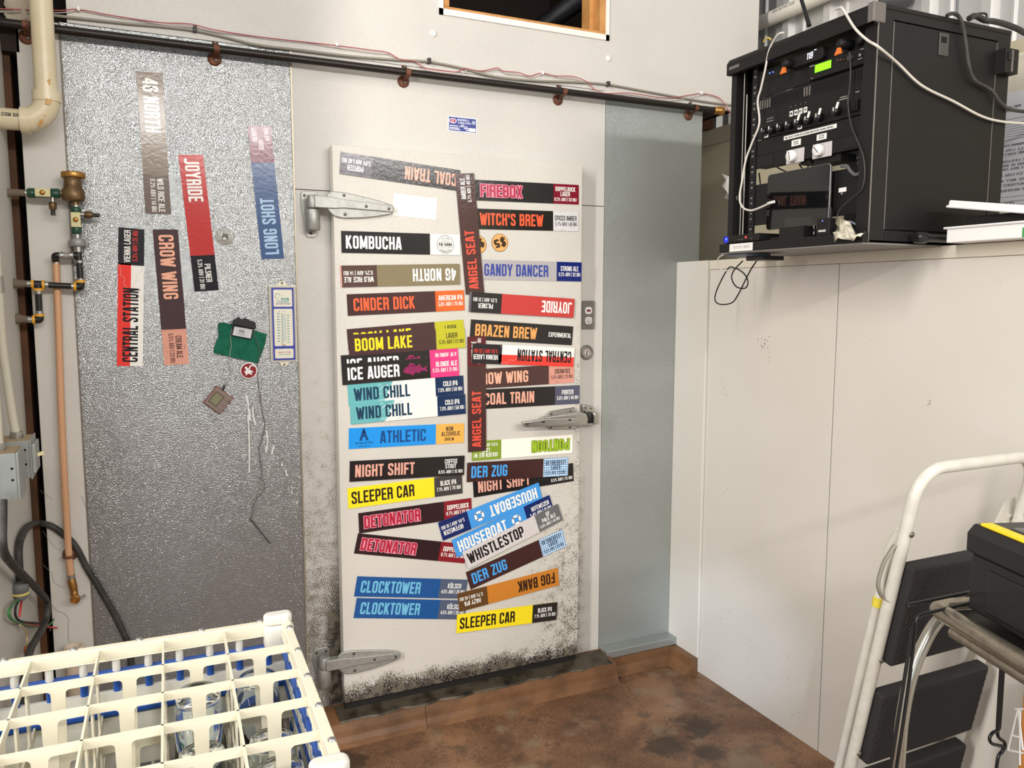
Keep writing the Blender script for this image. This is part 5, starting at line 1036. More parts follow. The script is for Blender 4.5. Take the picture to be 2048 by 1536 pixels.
for y, z in ((-.806, 2.0885), (-.948, 2.0885)): pl_.box(FX - .0009, FX, y - .0085, y + .0085, z + .0, z + .0135, M_lbl)
pt = MB()
for y, s in ((.911, 'IN'), (.930, 'IN'), (.949, 'BT'), (.968, 'TV')):
    text(pt, s, y - .0045, y + .0045, 2.1375, 2.1445, M_pk, F(.0012), .2)
for y, s in ((.806, 'MIC'), (.948, 'MAIN')): text(pt, s, y - .006, y + .006, 2.0925, 2.0985, M_pk, F(.0012), .18)
text(pt, 'TAIMORE', .805, .835, 2.143, 2.1475, M_px, F(.0009), .13, gap=.3); pt.box(FX - .0009, FX, -.835, -.805, 2.136, 2.138, M_px)
for y in (.908, .928, .948, .968): pt.lathe([(.0016, .0008), (0, .001)], M_px, (FX, -y, 2.162), 'x', 8)
for y0, y1, z in ((-1.122, -1.098, 2.146), (-1.128, -1.094, 2.140), (-1.165, -1.152, 2.149)): pt.box(FX - .0009, FX, y0, y1, z, z + .0025, M_px)
lo = pl_.build('label_tape', am); pt.build('label_print', lo, fix=False)
MB().box(FX - .010, FX, -1.168, -1.136, 2.099, 2.128, M_rk).box(FX - .013, FX - .010, -1.163, -1.141, 2.103, 2.124, M_black).build('power_switch', am, bevel=.001)
# volume control panel
vp = unit('volume_control_panel', 'black panel with two white volume knobs and label strips', YR, YL, 1.997, 2.085, .04)
MB().box(FX - .0009, FX, YR, YL, 2.0375, 2.0385, M_black).box(FX - .0012, FX, -.842, -.770, 2.001, 2.028, M_rk).box(FX - .0012, FX, YR + .01, -1.115, 2.004, 2.032, M_rk).build('panel_line', vp)
for yc, zc_ in ((-.935, 2.012), (-1.041, 2.012)):
    a = MB().box(FX - .003, FX, yc - .036, yc + .036, zc_ - .021, zc_ + .021, mat('brushed_white_plate', (206, 200, 198), .4, .2)).build('knob_plate', vp, bevel=.001)
    MB().lathe([(0, .022), (.0150, .022), (.0175, .018), (.0185, .003), (0, .003)], mwp, (FX, yc + .004, zc_), 'x', 22).box(FX - .0225, FX - .022, yc + .003, yc + .005, zc_ - .012, zc_ + .012, M_black, Matrix.Translation((FX, yc + .004, zc_)) @ Matrix.Rotation(-.15 if yc > -1 else -.75, 4, 'X') @ Matrix.Translation((-FX, -yc - .004, -zc_))).build('white_knob', a)
lt_ = MB().box(FX - .0012, FX, -1.090, -.884, 2.0665, 2.0785, M_lbl)
for yc in (-.936, -1.036): lt_.box(FX - .0012, FX, yc - .0185, yc + .0185, 2.0425, 2.0605 if yc > -1 else 2.0595, M_lbl)
lo = lt_.build('label_tape', vp); pt = MB(); text(pt, 'ONLY ADJUST VOLUME ON THE INSIDE AND OUTSIDE VOLUME CONTROLS', .890, 1.080, 2.0695, 2.0750, M_pk, F(.0015), .15)
for yc, s in ((.936, 'INSIDE'), (1.036, 'OUTSIDE')): text(pt, s, yc - .010, yc + .010, 2.0525, 2.0560, M_pk, F(.0015), .16); text(pt, 'VOLUME', yc - .010, yc + .010, 2.0465, 2.0500, M_pk, F(.0015), .16)
pt.build('label_print', lo, fix=False)
for y in (-.915, -.975): pass
MB().box(FX + .01, FX + .06, -.985, -.945, 1.984, 1.997, M_rk).build('knob_backbox', vp); MB().box(FX + .01, FX + .07, -1.10, -1.0, 1.975, 1.997, M_rk).build('knob_backbox', vp)
# lower drawer plate
lp_ = unit('drawer_plate', 'plain black two-unit plate behind the tablet', YR, YL, 1.818, 1.947, .005)
MB().box(FX - .0009, FX, -1.135, -1.108, 1.884, 1.896, M_lbl).build('label_tape', lp_); MB().lathe([(.003, 0), (.003, .006), (0, .006)], M_edge, (FX, -1.122, 1.879), 'x', 10).build('stud', lp_)
# bolts of the rail
for y in (YL - .008,):
    pass
for z in (2.283, 2.24, 2.205, 2.10, 2.06, 2.015, 1.93, 1.84): MB().lathe([(.0052, 0), (.005, .003), (.002, .0045), (0, .0045)], M_rk, (FX - .0005, YL - .010, z), 'x', 10).build('rail_bolt', rk)
# tablet
tb = thing('tablet', (FX - .03, -.968, 1.797), 'black tablet propped upright in the front of the rack', 'tablet')
RTb = Matrix.Translation((FX - .018, -.9685, 1.882)) @ Matrix.Rotation(.0, 4, 'Y')
MB().prism(rrect(-.1265, .1265, -.0855, .0855, .012), -.0035, .0035, mat('aluminium_tablet_back', (160, 158, 156), .35, .7), 'yz', mx=RTb).build('case', tb, bevel=.0015)
MB().prism(rrect(-.125, .125, -.084, .084, .011), -.0042, -.0035, mat('tablet_glass', (9, 9, 10), .03, spec=.5), 'yz', mx=RTb).build('screen', tb)
MB().box(FX - .04, FX - .002, -1.02, -.92, 1.762, 1.797, M_rk).build('stand', tb)
# adapter, network box, loose cable bundles
ad = thing('wireless_adapter', (FX - .03, -1.09, 1.76), 'small black adapter with a blue light in front of the tablet', 'adapter')
q = Vector((FX - .030, -1.095, 1.785)); MB().box(q.x - .012, q.x + .012, q.y - .024, q.y + .024, q.z - .022, q.z + .026, M_rk).build('body', ad, bevel=.002)
MB().lathe([(.002, 0), (0, .001)], mat('blue_led', (70, 90, 230), .3), (q.x - .0122, q.y + .002, q.z + .019), 'x', 8).build('led', ad)
pt = MB(); text(pt, 'VMADE', -q.y - .016, -q.y + .012, q.z - .012, q.z - .006, M_lbl, lambda y, z: Vector((q.x - .0126, -y, z)), .16); pt.build('print', ad, fix=False); MB().tube([(q.x, q.y - .015, q.z + .025), (q.x - .002, q.y - .017, q.z + .055)], .004, mbk, 8).build('plug', ad)
nb = thing('network_box', (RX0 - .01, -.72, RZ0 + .028), 'slim black box with blue and red lights on the left end of the rack tray', 'network box')
nx_ = RX0 - .020; MB().box(nx_, nx_ + .09, -.832, -.662, RZ0 + .0285, RZ0 + .052, M_rk).build('body', nb, bevel=.002); MB().box(nx_ + .02, nx_ + .08, -.8, -.69, RZ0 + .026, RZ0 + .0285, M_in).build('feet', nb)
MB().box(nx_ - .0006, nx_, -.690, -.667, RZ0 + .030, RZ0 + .050, mat('blue_glow_panel', (26, 34, 120), .3, emit=((40, 60, 255), .6))).lathe([(.0035, .0008), (0, .0012)], mat('blue_led', (70, 90, 230), .3), (nx_, -.680, RZ0 + .042), 'x', 10).build('blue_light', nb)
MB().lathe([(.0035, .0008), (0, .0012)], mat('red_led', (230, 60, 50), .3, emit=((255, 50, 50), 5)), (nx_, -.775, RZ0 + .042), 'x', 10).build('red_light', nb)
k = MB(); 
for y in (.742, .757, .800): k.box(nx_ - .0006, nx_, -y - .002, -y + .002, RZ0 + .036, RZ0 + .038, M_px)
k.build('print', nb)
M_gyc = mat('grey_patch_cable', (140, 142, 152), .45)
rnd = random.Random(12); 
for i in range(7):
    y0 = -.86 - i * .04; pts = [(FX + .05 + .02 * (i % 3), y0, 1.752 + .006 * (i % 3)), (FX + .03, y0 - .06, 1.79 + .012 * ((i * 5) % 4)), (FX + .02 + .01 * (i % 2), y0 - .12, 1.775), (FX + .10, y0 - .2 if y0 - .2 > -1.2 else -1.2, 1.752)]
    tag(MB().tube(smooth_path(pts, 6), .0032, M_gyc if i % 3 else mbk, 8).build('patch_cable'), 'loose grey and black patch cables heaped behind the tablet at the bottom of the rack', 'cable', 'patch cables in the rack')
for i in range(3):
    pts = [(FX + .10, -1.06 - i * .02, 1.985 - i * .012), (FX + .06, -1.13, 1.988 - i * .012), (FX + .05, -1.19, 1.985 - i * .016)]
    tag(MB().tube(smooth_path(pts, 5), .0035, M_gyc, 8).build('patch_cable'), 'grey patch cables in the gap under the volume panel', 'cable', 'patch cables under the volume panel')
pb = MB().box(FX - .0, FX + .11, -.925, -.835, 1.7435, 1.775, M_rk, Matrix.Translation((FX + .02, -.88, 1.76)) @ Matrix.Rotation(.15, 4, 'Z') @ Matrix.Translation((-FX - .02, .88, -1.76)))
tag(pb.build('power_brick', bevel=.006), 'black power brick on the rack tray under the tablet', 'power brick')
# masking tape scrap on tray corner
tpz = MB(); vs = []
for j in range(5):
    for i in range(6):
        y = -1.150 - i * .018; z = RZ0 + .022 + .02 * math.sin(i * .9 + .4) * (j / 4) + .004 * ((i * 7 + j * 3) % 4); vs.append((RX0 - .03 - .008 * ((i + j) % 3) + .012 * j * .3, y, z - .02 + j * .008))
tpz.add(vs, [(j * 6 + i, j * 6 + i + 1, j * 6 + i + 7, j * 6 + i + 6) for j in range(4) for i in range(5)], mat('crumpled_tape', (214, 206, 184), .6, vary=(70, (120, 112, 96), .8)), True)
o = tpz.build('tape_scrap'); s = o.modifiers.new('solid', 'SOLIDIFY'); s.thickness = .001; tag(o, 'crumpled piece of masking tape on the near corner of the rack tray', 'tape')
# cables hung on the rack
M_wc = mat('white_lead', (206, 200, 190), .4)
def hang(name, pts, r, m_, label, ax, val, n=6, cat='cable'):
    P_ = [at(u, v, ax, val if not isinstance(val, list) else val[i]) for i, (u, v) in enumerate(pts)]
    if name == 'black_side_cable': P_.append(Vector((1.99, P_[-1].y - .04, P_[-1].z + .01)))
    if name == 'thick_black_cable': P_.append(Vector((2.02, P_[-1].y, P_[-1].z - .01)))
    return tag(MB().tube(smooth_path(P_, n), r, m_, 10).build(name), label, cat)
s_ = lambda x, y: (1400 + x / 3.16, y / 3.16)
hang('charging_cable', [s_(530, 207), s_(490, 222), s_(440, 310), s_(410, 450), s_(385, 560), s_(365, 640), s_(375, 780), s_(330, 900), s_(290, 1010), s_(265, 1150), s_(250, 1250), s_(270, 1310), s_(320, 1330), s_(380, 1312), s_(437, 1285)], .0034, M_wc, 'white charging cable draped down the left front of the rack to the tablet', 'x', [RX0 - .026, RX0 - .030] + [RX0 - .02] * 13)
p = X(*s_(448, 1282), RX0 - .01); tag(MB().tube([p + Vector((0, .012, -.001)), p + Vector((0, -.014, .002))], .0048, mwp, 10).build('cable_plug'), 'white plug of the charging cable at the tablet edge', 'plug')
pts = [(745, 122), (820, 95), (880, 52), (905, 60), (980, 180), (1060, 255), (1125, 295)]
P_ = [Z(*s_(745, 122), RZ1 + .004), Z(*s_(820, 95), RZ1 + .004), X(*s_(882, 50), RX0 - .028)] + [X(*s_(*q), RX0 - .030) for q in pts[3:]]
P_[0] = Vector((P_[0].x if P_[0].x < 1.7 else 1.3, P_[0].y, RZ1 + .004))
P_ = [X(*s_(860, 58), RX0 - .024)] + P_[2:]
P_[-1].y = min(P_[-1].y, RY0 - .012)
P_ += [Y(*s_(*q), RY0 - .010) for q in ((1250, 400), (1400, 540), (1600, 640), (1780, 735), (1920, 770))] + [Y(*s_(2120, 785), RY0 - .012)]
P_ += [Vector((1.99, P_[-1].y - .05, P_[-1].z - .01))]
tag(MB().tube(smooth_path(P_, 6), .0036, M_wc, 10).build('long_white_cable'), 'long white cable drooping across the side of the rack', 'cable')
hang('black_side_cable', [s_(1560, 100), s_(1590, 86), s_(1630, 98), s_(1660, 160), s_(1680, 280), s_(1700, 420), s_(1740, 510), s_(1840, 570), s_(1900, 650), s_(1960, 690), s_(2060, 706), s_(2200, 706)], .0052, M_cab, 'black cable curving down the side of the rack from its top', 'y', RY0 - .012)
hang('thick_black_cable', [s_(1700, 118), s_(1740, 100), s_(1800, 128), s_(1850, 134), s_(1920, 150), s_(2000, 180), s_(2100, 230)], .0085, M_cab, 'thick black cable on the top right edge of the rack', 'y', RY0 + .05)
hang('tied_cable_loop', [s_(1690, 122), s_(1735, 92), s_(1790, 84), s_(1812, 96), s_(1800, 130), s_(1785, 118), s_(1760, 98)], .0030, mbk, 'small tied loop of thin black cable on top of the rack', 'y', RY0 + .07)
hang('thin_lead', [s_(945, 330), s_(952, 440), s_(945, 560), s_(935, 650), s_(955, 790), s_(1000, 900), s_(1030, 980), s_(1042, 1100), s_(1020, 1200), s_(960, 1250), s_(880, 1330), s_(862, 1400)], .0020, M_cab, 'thin dark lead hanging down the right front of the rack', 'x', RX0 - .004)
hang('short_grey_lead', [s_(890, 1050), s_(930, 1050), s_(950, 1080), s_(985, 1105), s_(1030, 1080)], .0048, mat('grey_lead', (92, 92, 94), .5), 'short grey lead right of the tablet', 'x', FX - .012)
b7 = lambda x, y: (1400 + x / 3.16, 400 + y / 3.16)
hang('dangling_black_cable', [b7(270, 385), b7(215, 445), b7(200, 495), b7(230, 548), b7(285, 557), b7(303, 515), b7(275, 462), b7(215, 428), b7(175, 437), b7(110, 560), b7(95, 632), b7(130, 660), b7(200, 650), b7(240, 600), b7(290, 500), b7(330, 425), b7(378, 360)], .0024, mbk, 'thin black cable dangling in loops under the rack tray', 'x', 1.30)
hang('dangling_white_cable', [b7(150, 345), b7(118, 365), b7(112, 400), b7(130, 435), b7(170, 447), b7(205, 440)], .0022, M_wc, 'thin white cable end dangling left of the rack tray', 'x', 1.22)
q = X(1486, 511, 1.19); us = thing('usb_hub', q, 'small grey plug strip hanging under the left end of the rack tray', 'hub'); MB().box(RX0 - .005, RX0 + .10, -.76, -.665, RZ0 - .016, RZ0 - .0065, mat('blue_grey_plastic', (104, 108, 118), .45)).build('body', us, bevel=.002); MB().box(RX0 + .03, RX0 + .12, -.80, -.72, RZ0 - .030, RZ0 - .016, mbk).build('plug', us, bevel=.002)
tag(MB().tube([X(1600, -10, 1.42), X(1617, 46, 1.42), X(1618, 52, 1.42)], [.006, .0072, .008], mbk, 12).build('antenna'), 'black stick antenna standing up from the top of the rack', 'antenna')
tag(MB().tube([Y(1914, 30, RY0 + .08), Y(1915.5, -20, RY0 + .08)], .0035, mat('grey_rod', (96, 100, 108), .4), 8).build('antenna_rod'), 'thin grey antenna rod at the top right behind the rack', 'antenna')
q = Z(1533, 81, RZ1 + .002); tag(MB().tube(smooth_path([X(1527, 84, RX0 + .01), X(1532, 77, RX0 + .01), X(1538, 76, RX0 + .01), X(1542, 80, RX0 + .01)], 4), .0025, mat('yellow_tie', (206, 176, 80), .5), 8).build('yellow_tie'), 'yellow cable tie on the top left edge of the rack', 'tie')
# pvc pipe and far fittings
M_pvw = mat('white_pvc', (222, 216, 202), .35); a, b = X(1500, 55, 1.99), X(1740, -32, 1.99)
a2 = Vector((1.99, a.y + .3, a.z)); b2 = Vector((1.99, b.y - .6, a.z)); pv = MB().tube([a2, b2], .03, M_pvw, 24)
pvo = pv.build('overhead_pipe'); tag(pvo, 'white plastic pipe along the corrugated wall above the rack', 'pipe')
pt = MB(); q = X(1555, 14, 1.96); text(pt, 'SCH 40 PVC 1120', -q.y - .03, -q.y + .10, a.z + .004, a.z + .014, M_px, lambda y, z: Vector((1.9590, -y, z)), .13); pt.build('pipe_print', pvo, fix=False)
q = X(1790, -2, 1.99); tag(MB().lathe([(0, -.035), (.05, -.025), (.06, 0), (0, .01)], mat('dark_grey_cap', (84, 84, 86), .5), q, seg=20).build('vent_cowl'), 'dark grey round fitting on the corrugated wall above the rack', 'fitting')
# crumpled plastic scrap behind rack
tb_ = MB(); vs = []; rnd = random.Random(3)
for j in range(5):
    for i in range(4): vs.append(X(1447 + i * 9 + (j % 2) * 3, 348 + j * 12 + i * 4, 1.205) + Vector((rnd.uniform(-.012, .012), 0, 0)))
tb_.add(vs, [(j * 4 + i, j * 4 + i + 1, j * 4 + i + 5, j * 4 + i + 4) for j in range(4) for i in range(3)], mat('milky_plastic', (226, 226, 220), .35, trans=.3), True)
o = tb_.build('plastic_scrap'); s = o.modifiers.new('solid', 'SOLIDIFY'); s.thickness = .001; tag(o, 'crumpled scrap of white plastic sticking out left of the rack', 'plastic')
# white tub with loose lid, flashlight, posted papers
wb = thing('plastic_tub', (1.52, -1.45, 1.735), 'white plastic tub with its lid ajar on the ledge right of the rack', 'tub')
MB().box(1.405, 1.64, -1.70, -1.305, 1.736, 1.775, mwp).box(1.398, 1.647, -1.707, -1.298, 1.773, 1.779, mwp).build('body', wb, bevel=.004)
RL = Matrix.Translation((1.41, -1.60, 1.787)) @ Matrix.Rotation(.165, 4, 'X')
MB().box(-.005, .24, -.02, .30, .0, .016, mwp, RL).box(-.009, .244, -.024, .304, -.005, .002, mwp, RL).build('lid', wb, bevel=.004)
MB().box(1.4045, 1.4049, -1.70, -1.515, 1.738, 1.762, mat('green_tub_label', (70, 150, 84), .5)).build('label', wb)
bgm = MB().box(1.43, 1.6, -1.52, -1.34, 1.779, 1.805, M_rk); tag(bgm.build('black_device', bevel=.006), 'black object resting in the open white tub under its lid', 'device')
p0, p1 = Z(1832, 488, 1.757), Z(1892, 476, 1.757); p0.x = max(p0.x, 1.40); mf_ = MB().tube([Vector((1.335, -1.262, 1.752)), Vector((1.342, -1.262, 1.752)), Vector((1.375, -1.262, 1.752)), Vector((1.385, -1.263, 1.752)), Vector((1.58, -1.270, 1.752))], [.012, .0165, .0165, .012, .011], mbk, 16)
tag(mf_.build('flashlight'), 'black flashlight lying on the ledge between the rack and the white tub', 'flashlight')
pa = thing('posted_papers', (1.99, -1.25, 1.9), 'printed paper sheets hung upside down on the far wall right of the rack', 'paper'); mpa = mat('white_paper', (226, 226, 230), .6)
MB().box(1.9925, 1.9935, -1.30, -1.015, 1.86, 2.25, mpa).box(1.9935, 1.9943, -1.32, -1.02, 2.22, 2.37, mat('cream_paper', (222, 214, 194), .6)).build('sheet', pa)
pt = MB(); mpt = mat('grey_print', (110, 110, 116), .6); rnd = random.Random(8); PPp = lambda y, z: Vector((1.9920, y, z))
def up(s, y1, z0, h, w): text(pt, s, y1 - w, y1, z0, z0 + h, mpt, lambda x, z: Vector((1.9920, 2 * y1 - w - x if False else x, z0 * 2 + h - z)), .13)
for s, z in (('GAMES', 2.19), ('MN 56401', 2.20), ('THE MINNESOTA', 2.078), ('ABILITY FOR MO', 2.063), ('TO THE CALLER', 2.050), ('BE FEATURED', 2.027), ('BOARD IS NOT A', 2.014), ('AND MAY NOT HAVE', 2.002), ('CALLED FOR THE', 1.983), ('LANGUAGE WILL NOT', 1.965), ('INCLUDES MO', 1.950), ('I.D REQUIRED', 1.933), ('LEANING', 1.885)):
    up(s, -1.035 + rnd.uniform(0, .01), z, .008 if s != 'LEANING' else .014, .0095 * len(s))
for z in (2.165, 2.150, 2.142, 2.134, 2.126, 2.118, 2.11, 2.1, 1.915, 1.9): pt.box(1.9920, 1.9925, -1.29, -1.02, z, z + .0012, mpt)
pt.build('print', pa, fix=False)

for i, (pts_) in enumerate(([(1518, 346), (1520, 362), (1523, 392)], [(1552, 333), (1564, 340), (1580, 346)], [(1598, 328), (1606, 338), (1614, 336), (1618, 328)])):
    tag(MB().tube(smooth_path([X(u, v, FX + .05) for u, v in pts_], 5), .0022, mbk, 8).build('black_lead'), ('short black lead hanging left of the tablet', 'black lead crossing the gap above the tablet', 'black lead looping under the left volume knob')[i], 'cable')
# ================================================================== folded step ladder beside the right wall
M_lw = mat('cream_painted_steel', (212, 208, 196), .35, vary=(40, (196, 190, 176), .5)); M_tr = mat('black_rubber_tread', (42, 40, 40), .75, bump=(260, .3, .0012)); M_riv = mat('rivet_steel', (120, 116, 106), .4, .7)
LX0, LX1 = 1.0, 1.425
ly = lambda z, off=0: -1.352 - .19 * z - off
lad = thing('step_ladder', ((LX0 + LX1) / 2, -1.36, 0), 'folded cream step ladder with black treads standing by the right wall', 'ladder')
def loop(off, ztop, r):
    p = [(LX0, ly(0, off), 0), (LX0, ly(.5, off), .5), (LX0, ly(ztop - r - .06, off), ztop - r - .06)]
    for k in range(9):
        a = PI - k * PI / 16; p.append((LX0 + r + r * math.cos(a), ly(ztop - r + r * math.sin(a), off), ztop - r + r * math.sin(a)))
    for k in range(9):
        a = PI / 2 - k * PI / 16; p.append((LX1 - r + r * math.cos(a), ly(ztop - r + r * math.sin(a), off), ztop - r + r * math.sin(a)))
    return p + [(LX1, ly(ztop - r - .06, off), ztop - r - .06), (LX1, ly(.5, off), .5), (LX1, ly(0, off), 0)]
fo = MB().tube(loop(0, 1.192, .075), .0150, M_lw, 18).build('front_frame', lad)
rf = MB()
for x in (LX0 + .015, LX1 - .012): rf.tube([(x, ly(1.03, -.026), 1.03), (x, ly(.985, -.040), .985), (x, ly(.5, -.042), .5), (x, ly(0, -.042), 0)], .0125, M_lw, 16)
rf.tube([(LX0 + .015, ly(.16, -.042), .16), (LX1 - .012, ly(.16, -.042), .16)], .010, M_lw, 12); rf.build('rear_frame', lad)
for x in (LX0, LX1):
    for z in (1.035, .70, .43): MB().lathe([(.0075, .0), (.0072, .003), (.003, .0055), (0, .0055)], M_riv, (x + (.002 if x < 1.2 else -.002), ly(z) - .0148, z), 'y', 12).build('rivet', fo)
def tread(zt, zb, name='tread'):
    m = MB(); th = .036
    a = math.atan(.19); c = Vector(((LX0 + LX1) / 2, ly((zt + zb) / 2, .017), (zt + zb) / 2)); R_ = Matrix.Translation(c) @ Matrix.Rotation(a, 4, 'X'); h = (zt - zb) / 2 / math.cos(a); w = (LX1 - LX0) / 2 - .012
    m.box(-w, w, -.020, .020, -h, h, M_tr, R_); o = m.build(name, lad, bevel=.008, seg=3)
    rb = MB(); n = 30
    for i in range(-8, n):                         # slanted anti-slip ribs
        x0 = -w + .012 + i * (2 * w) / n; q = [(x0, -h + .012), (x0 + .0035, -h + .012), (x0 + .0035 + h * 1.1, h - .012), (x0 + h * 1.1, h - .012)]
        if q[0][0] < -w + .01:
            if q[3][0] < -w + .02: continue
            f = (-w + .01 - x0) / (h * 1.1); q[0] = (-w + .01, -h + .012 + f * (2 * h - .024)); q[1] = (-w + .0135, -h + .012 + f * (2 * h - .024))
        if q[3][0] > w - .01:
            if q[0][0] > w - .02: continue
            f = (w - .01 - x0) / (h * 1.1); q[2] = (w - .0065, -h + .012 + f * (2 * h - .024)); q[3] = (w - .01, -h + .012 + f * (2 * h - .024))
        rb.prism(q, -.0218, -.0195, M_tr, 'xz', R_)
    rb.build('rib', o)['kind'] = 'stuff'
    return o
tread(.955, .690); tread(.608, .405); tread(.360, .19)
gs = MB().prism([(LX1 - .085, .92), (LX1 - .07, 1.0), (LX1 - .03, 1.06), (LX1 + .01, 1.07), (LX1 + .012, .90)], ly(.98, -.012), ly(.98, -.016), M_lw); gs.build('hinge_plate', lad)
ts = MB(); pth = smooth_path([X(1790, 1090, LX0 - .016), X(1771, 1120, LX0 - .03), X(1760, 1150, LX0 - .034), X(1757, 1175, LX0 - .034), X(1765, 1195, LX0 - .022), X(1776, 1203, LX0 - .016)], 5); n = len(pth)
ts.add([p + Vector((0, -.006, 0)) for p in pth] + [p + Vector((0, .006, 0)) for p in pth], [(i, i + 1, n + i + 1, n + i) for i in range(n - 1)], mat('clear_strap', (190, 184, 168), .2, trans=.5), True); o = ts.build('tape_strap', lad); s = o.modifiers.new('solid', 'SOLIDIFY'); s.thickness = .0012
yd = MB(); q = X(1750, 1205, LX0 + .0); yd.tube([q + Vector((.012, .0, .012)), q + Vector((.012, .003, -.012))], .0131, mat('yellow_paint', (224, 204, 70), .5), 16); yd.build('paint_mark', rf and lad)

# ================================================================== tubular stand with tool box
M_tb = mat('brushed_steel_tube', (170, 162, 146), .3, .85, vary=(60, (140, 132, 116), .6)); M_tbl = mat('clear_coated_tube', (176, 172, 160), .22, .75)
O = Vector((.893, -1.712, .93)); d1 = Vector((-.322, -.947, 0)).normalized(); d2 = Vector((.947, -.322, 0)).normalized()
std = thing('tubular_stand', (O.x, O.y, 0), 'steel tube stand with a curved leg holding the tool box at lower right', 'stand')
rim = [O + d1 * .62, O + d1 * .3, O + d1 * .03, O + d1 * .01 + d2 * .006, O + d2 * .02 + d1 * .002, O + d2 * .04, O + d2 * .30, O + d2 * .33 + d1 * .02, O + d2 * .34 + d1 * .05, O + d2 * .34 + d1 * .62]
MB().tube(rim, .0185, M_tb, 18).build('rim_tube', std)
MB().add([O + d1 * .62 + Vector((0, 0, -.0)), O + d1 * .02 + d2 * .02, O + d2 * .33 + d1 * .02, O + d2 * .34 + d1 * .62], [(0, 1, 2, 3)], M_rk).build('platform', std)
MB().tube([O + d1 * .06 + Vector((.008, 0, -.030)), O + d1 * .62 + Vector((.008, 0, -.030))], .013, M_tb, 14).build('under_rail', std)
lg = [O + d2 * .07 + Vector((0, 0, -.005)), Y(1925, 1205, -1.690), Y(1875, 1243, -1.690), Y(1842, 1300, -1.690), Y(1820, 1360, -1.690), Y(1806, 1430, -1.690), Y(1799, 1500, -1.690)]
e = lg[-1]; lg += [Vector((e.x - .004, e.y, e.z * .5)), Vector((e.x, e.y, 0.0))]
MB().tube(smooth_path(lg, 6), .0135, M_tbl, 16).build('curved_leg', std)
f_ = O + d1 * .60 + d2 * .30; MB().tube([f_, Vector((f_.x, f_.y, 0))], .0135, M_tbl, 14).build('leg', std); f_ = O + d1 * .60; MB().tube([f_, Vector((f_.x, f_.y, 0))], .0135, M_tbl, 14).build('leg', std)
f_ = O + d2 * .33 + d1 * .03; MB().tube([f_, Vector((f_.x, f_.y, 0))], .0135, M_tbl, 14).build('leg', std)
BX = Matrix((d1, d2, Vector((0, 0, 1)))).transposed().to_4x4(); BX.translation = O + d1 * .050 + d2 * .034 + Vector((0, 0, .0185))
M_tbx = mat('black_tool_box', (34, 33, 33), .38, bump=(300, .1, .0006)); M_yel = mat('yellow_lid_plate', (246, 214, 36), .42, bump=(60, .5, .002, 3)); M_dgl = mat('grey_lid_window', (84, 82, 82), .25)
tbx = thing('tool_box', BX.translation, 'black tool box with a yellow and grey lid resting on the tubular stand', 'tool box')
bo_ = MB().box(0.004, .42, .004, .20, 0, .118, M_tbx, BX).box(.06, .42, -.001, .008, .012, .100, M_tbx, BX).build('body', tbx, bevel=.005, seg=3)
ld_ = MB().prism([(-.004, .121), (-.004, .160), (.010, .178), (.194, .178), (.208, .160), (.208, .121)], -.004, .424, M_tbx, 'yz', BX).build('lid', tbx, bevel=.005, seg=3)
MB().box(.012, .42, .012, .040, .176, .183, M_yel, BX).build('yellow_panel', ld_, bevel=.004); MB().box(.05, .42, .110, .172, .176, .190, M_yel, BX).build('yellow_panel', ld_, bevel=.005); MB().box(.045, .42, .054, .118, .176, .181, M_dgl, BX).build('organizer_window', ld_, bevel=.003)
sx = MB(); text(sx, 'S', .172, .205, .030, .068, mat('yellow_lettering', (244, 192, 48), .45), lambda x, z: BX @ Vector((x, -.0018, z)), .24); sx.build('letter', bo_, fix=False)

# black wire stand
bw = thing('wire_stand', Y(1790, 1536, -1.745), 'thin black wire stand hooked between the ladder and the tubular stand', 'wire stand'); WY = -1.752
def ww(pts, nm, y=WY, r=.0036, n=4, ext=True):
    P_ = [Y(u, v, y) for u, v in pts]
    q = smooth_path(P_, n)
    if ext: q.append(Vector((q[-1].x - .01, q[-1].y, 0)))
    MB().tube(q, r, mbk, 10).build(nm, bw)
ww([(1940, 1184), (1930, 1186), (1830, 1207), (1816, 1210), (1815, 1214), (1821, 1240), (1824, 1255), (1810, 1350), (1781, 1536)], 'wire_upright', n=3); ww([(1940, 1205), (1928, 1208), (1860, 1225), (1840, 1232), (1832, 1246), (1820, 1350), (1793, 1536)], 'wire_upright', n=3)
ww([(1958, 1296), (1964, 1310), (1978, 1318), (1994, 1316), (2004, 1308)], 'wire_hook', -1.80, ext=False)
ww([(2008, 1318), (2004, 1380), (2000, 1440), (1997, 1459), (1985, 1466), (1979, 1477), (1984, 1487), (1998, 1491), (2006, 1494), (2004, 1504), (1997, 1512), (1993, 1536)], 'wire_upright', -1.80); ww([(2003, 1320), (1998, 1400), (1995, 1462), (1999, 1476), (2009, 1484), (2009, 1496), (2001, 1506)], 'wire_upright', -1.798, ext=False)
# orange board and white wire shelf at the right edge
tag(MB().box(1.405, 1.470, -1.640, -1.600, 0, .60, mat('orange_timber', (196, 134, 62), .6, bump=(60, .2, .002), vary=(20, (170, 108, 44), .7))).build('timber_post', bevel=.002), 'orange wooden board standing at the right edge behind the black wire', 'board')
ws = thing('wire_basket', (1.40, -1.59, .35), 'small white wire basket at the right edge beside the orange board', 'basket'); k = MB()
for a, b in (((2036, 1418), (2016, 1500)), ((2036, 1418), (2046, 1500)), ((2030, 1418), (2046, 1418)), ((2022, 1470), (2044, 1476)), ((2016, 1500), (2046, 1506)), ((2040, 1420), (2040, 1530))): k.tube([X(*a, 1.40), X(*b, 1.40)], .0028, mwp, 8)
k.build('wire_frame', ws)

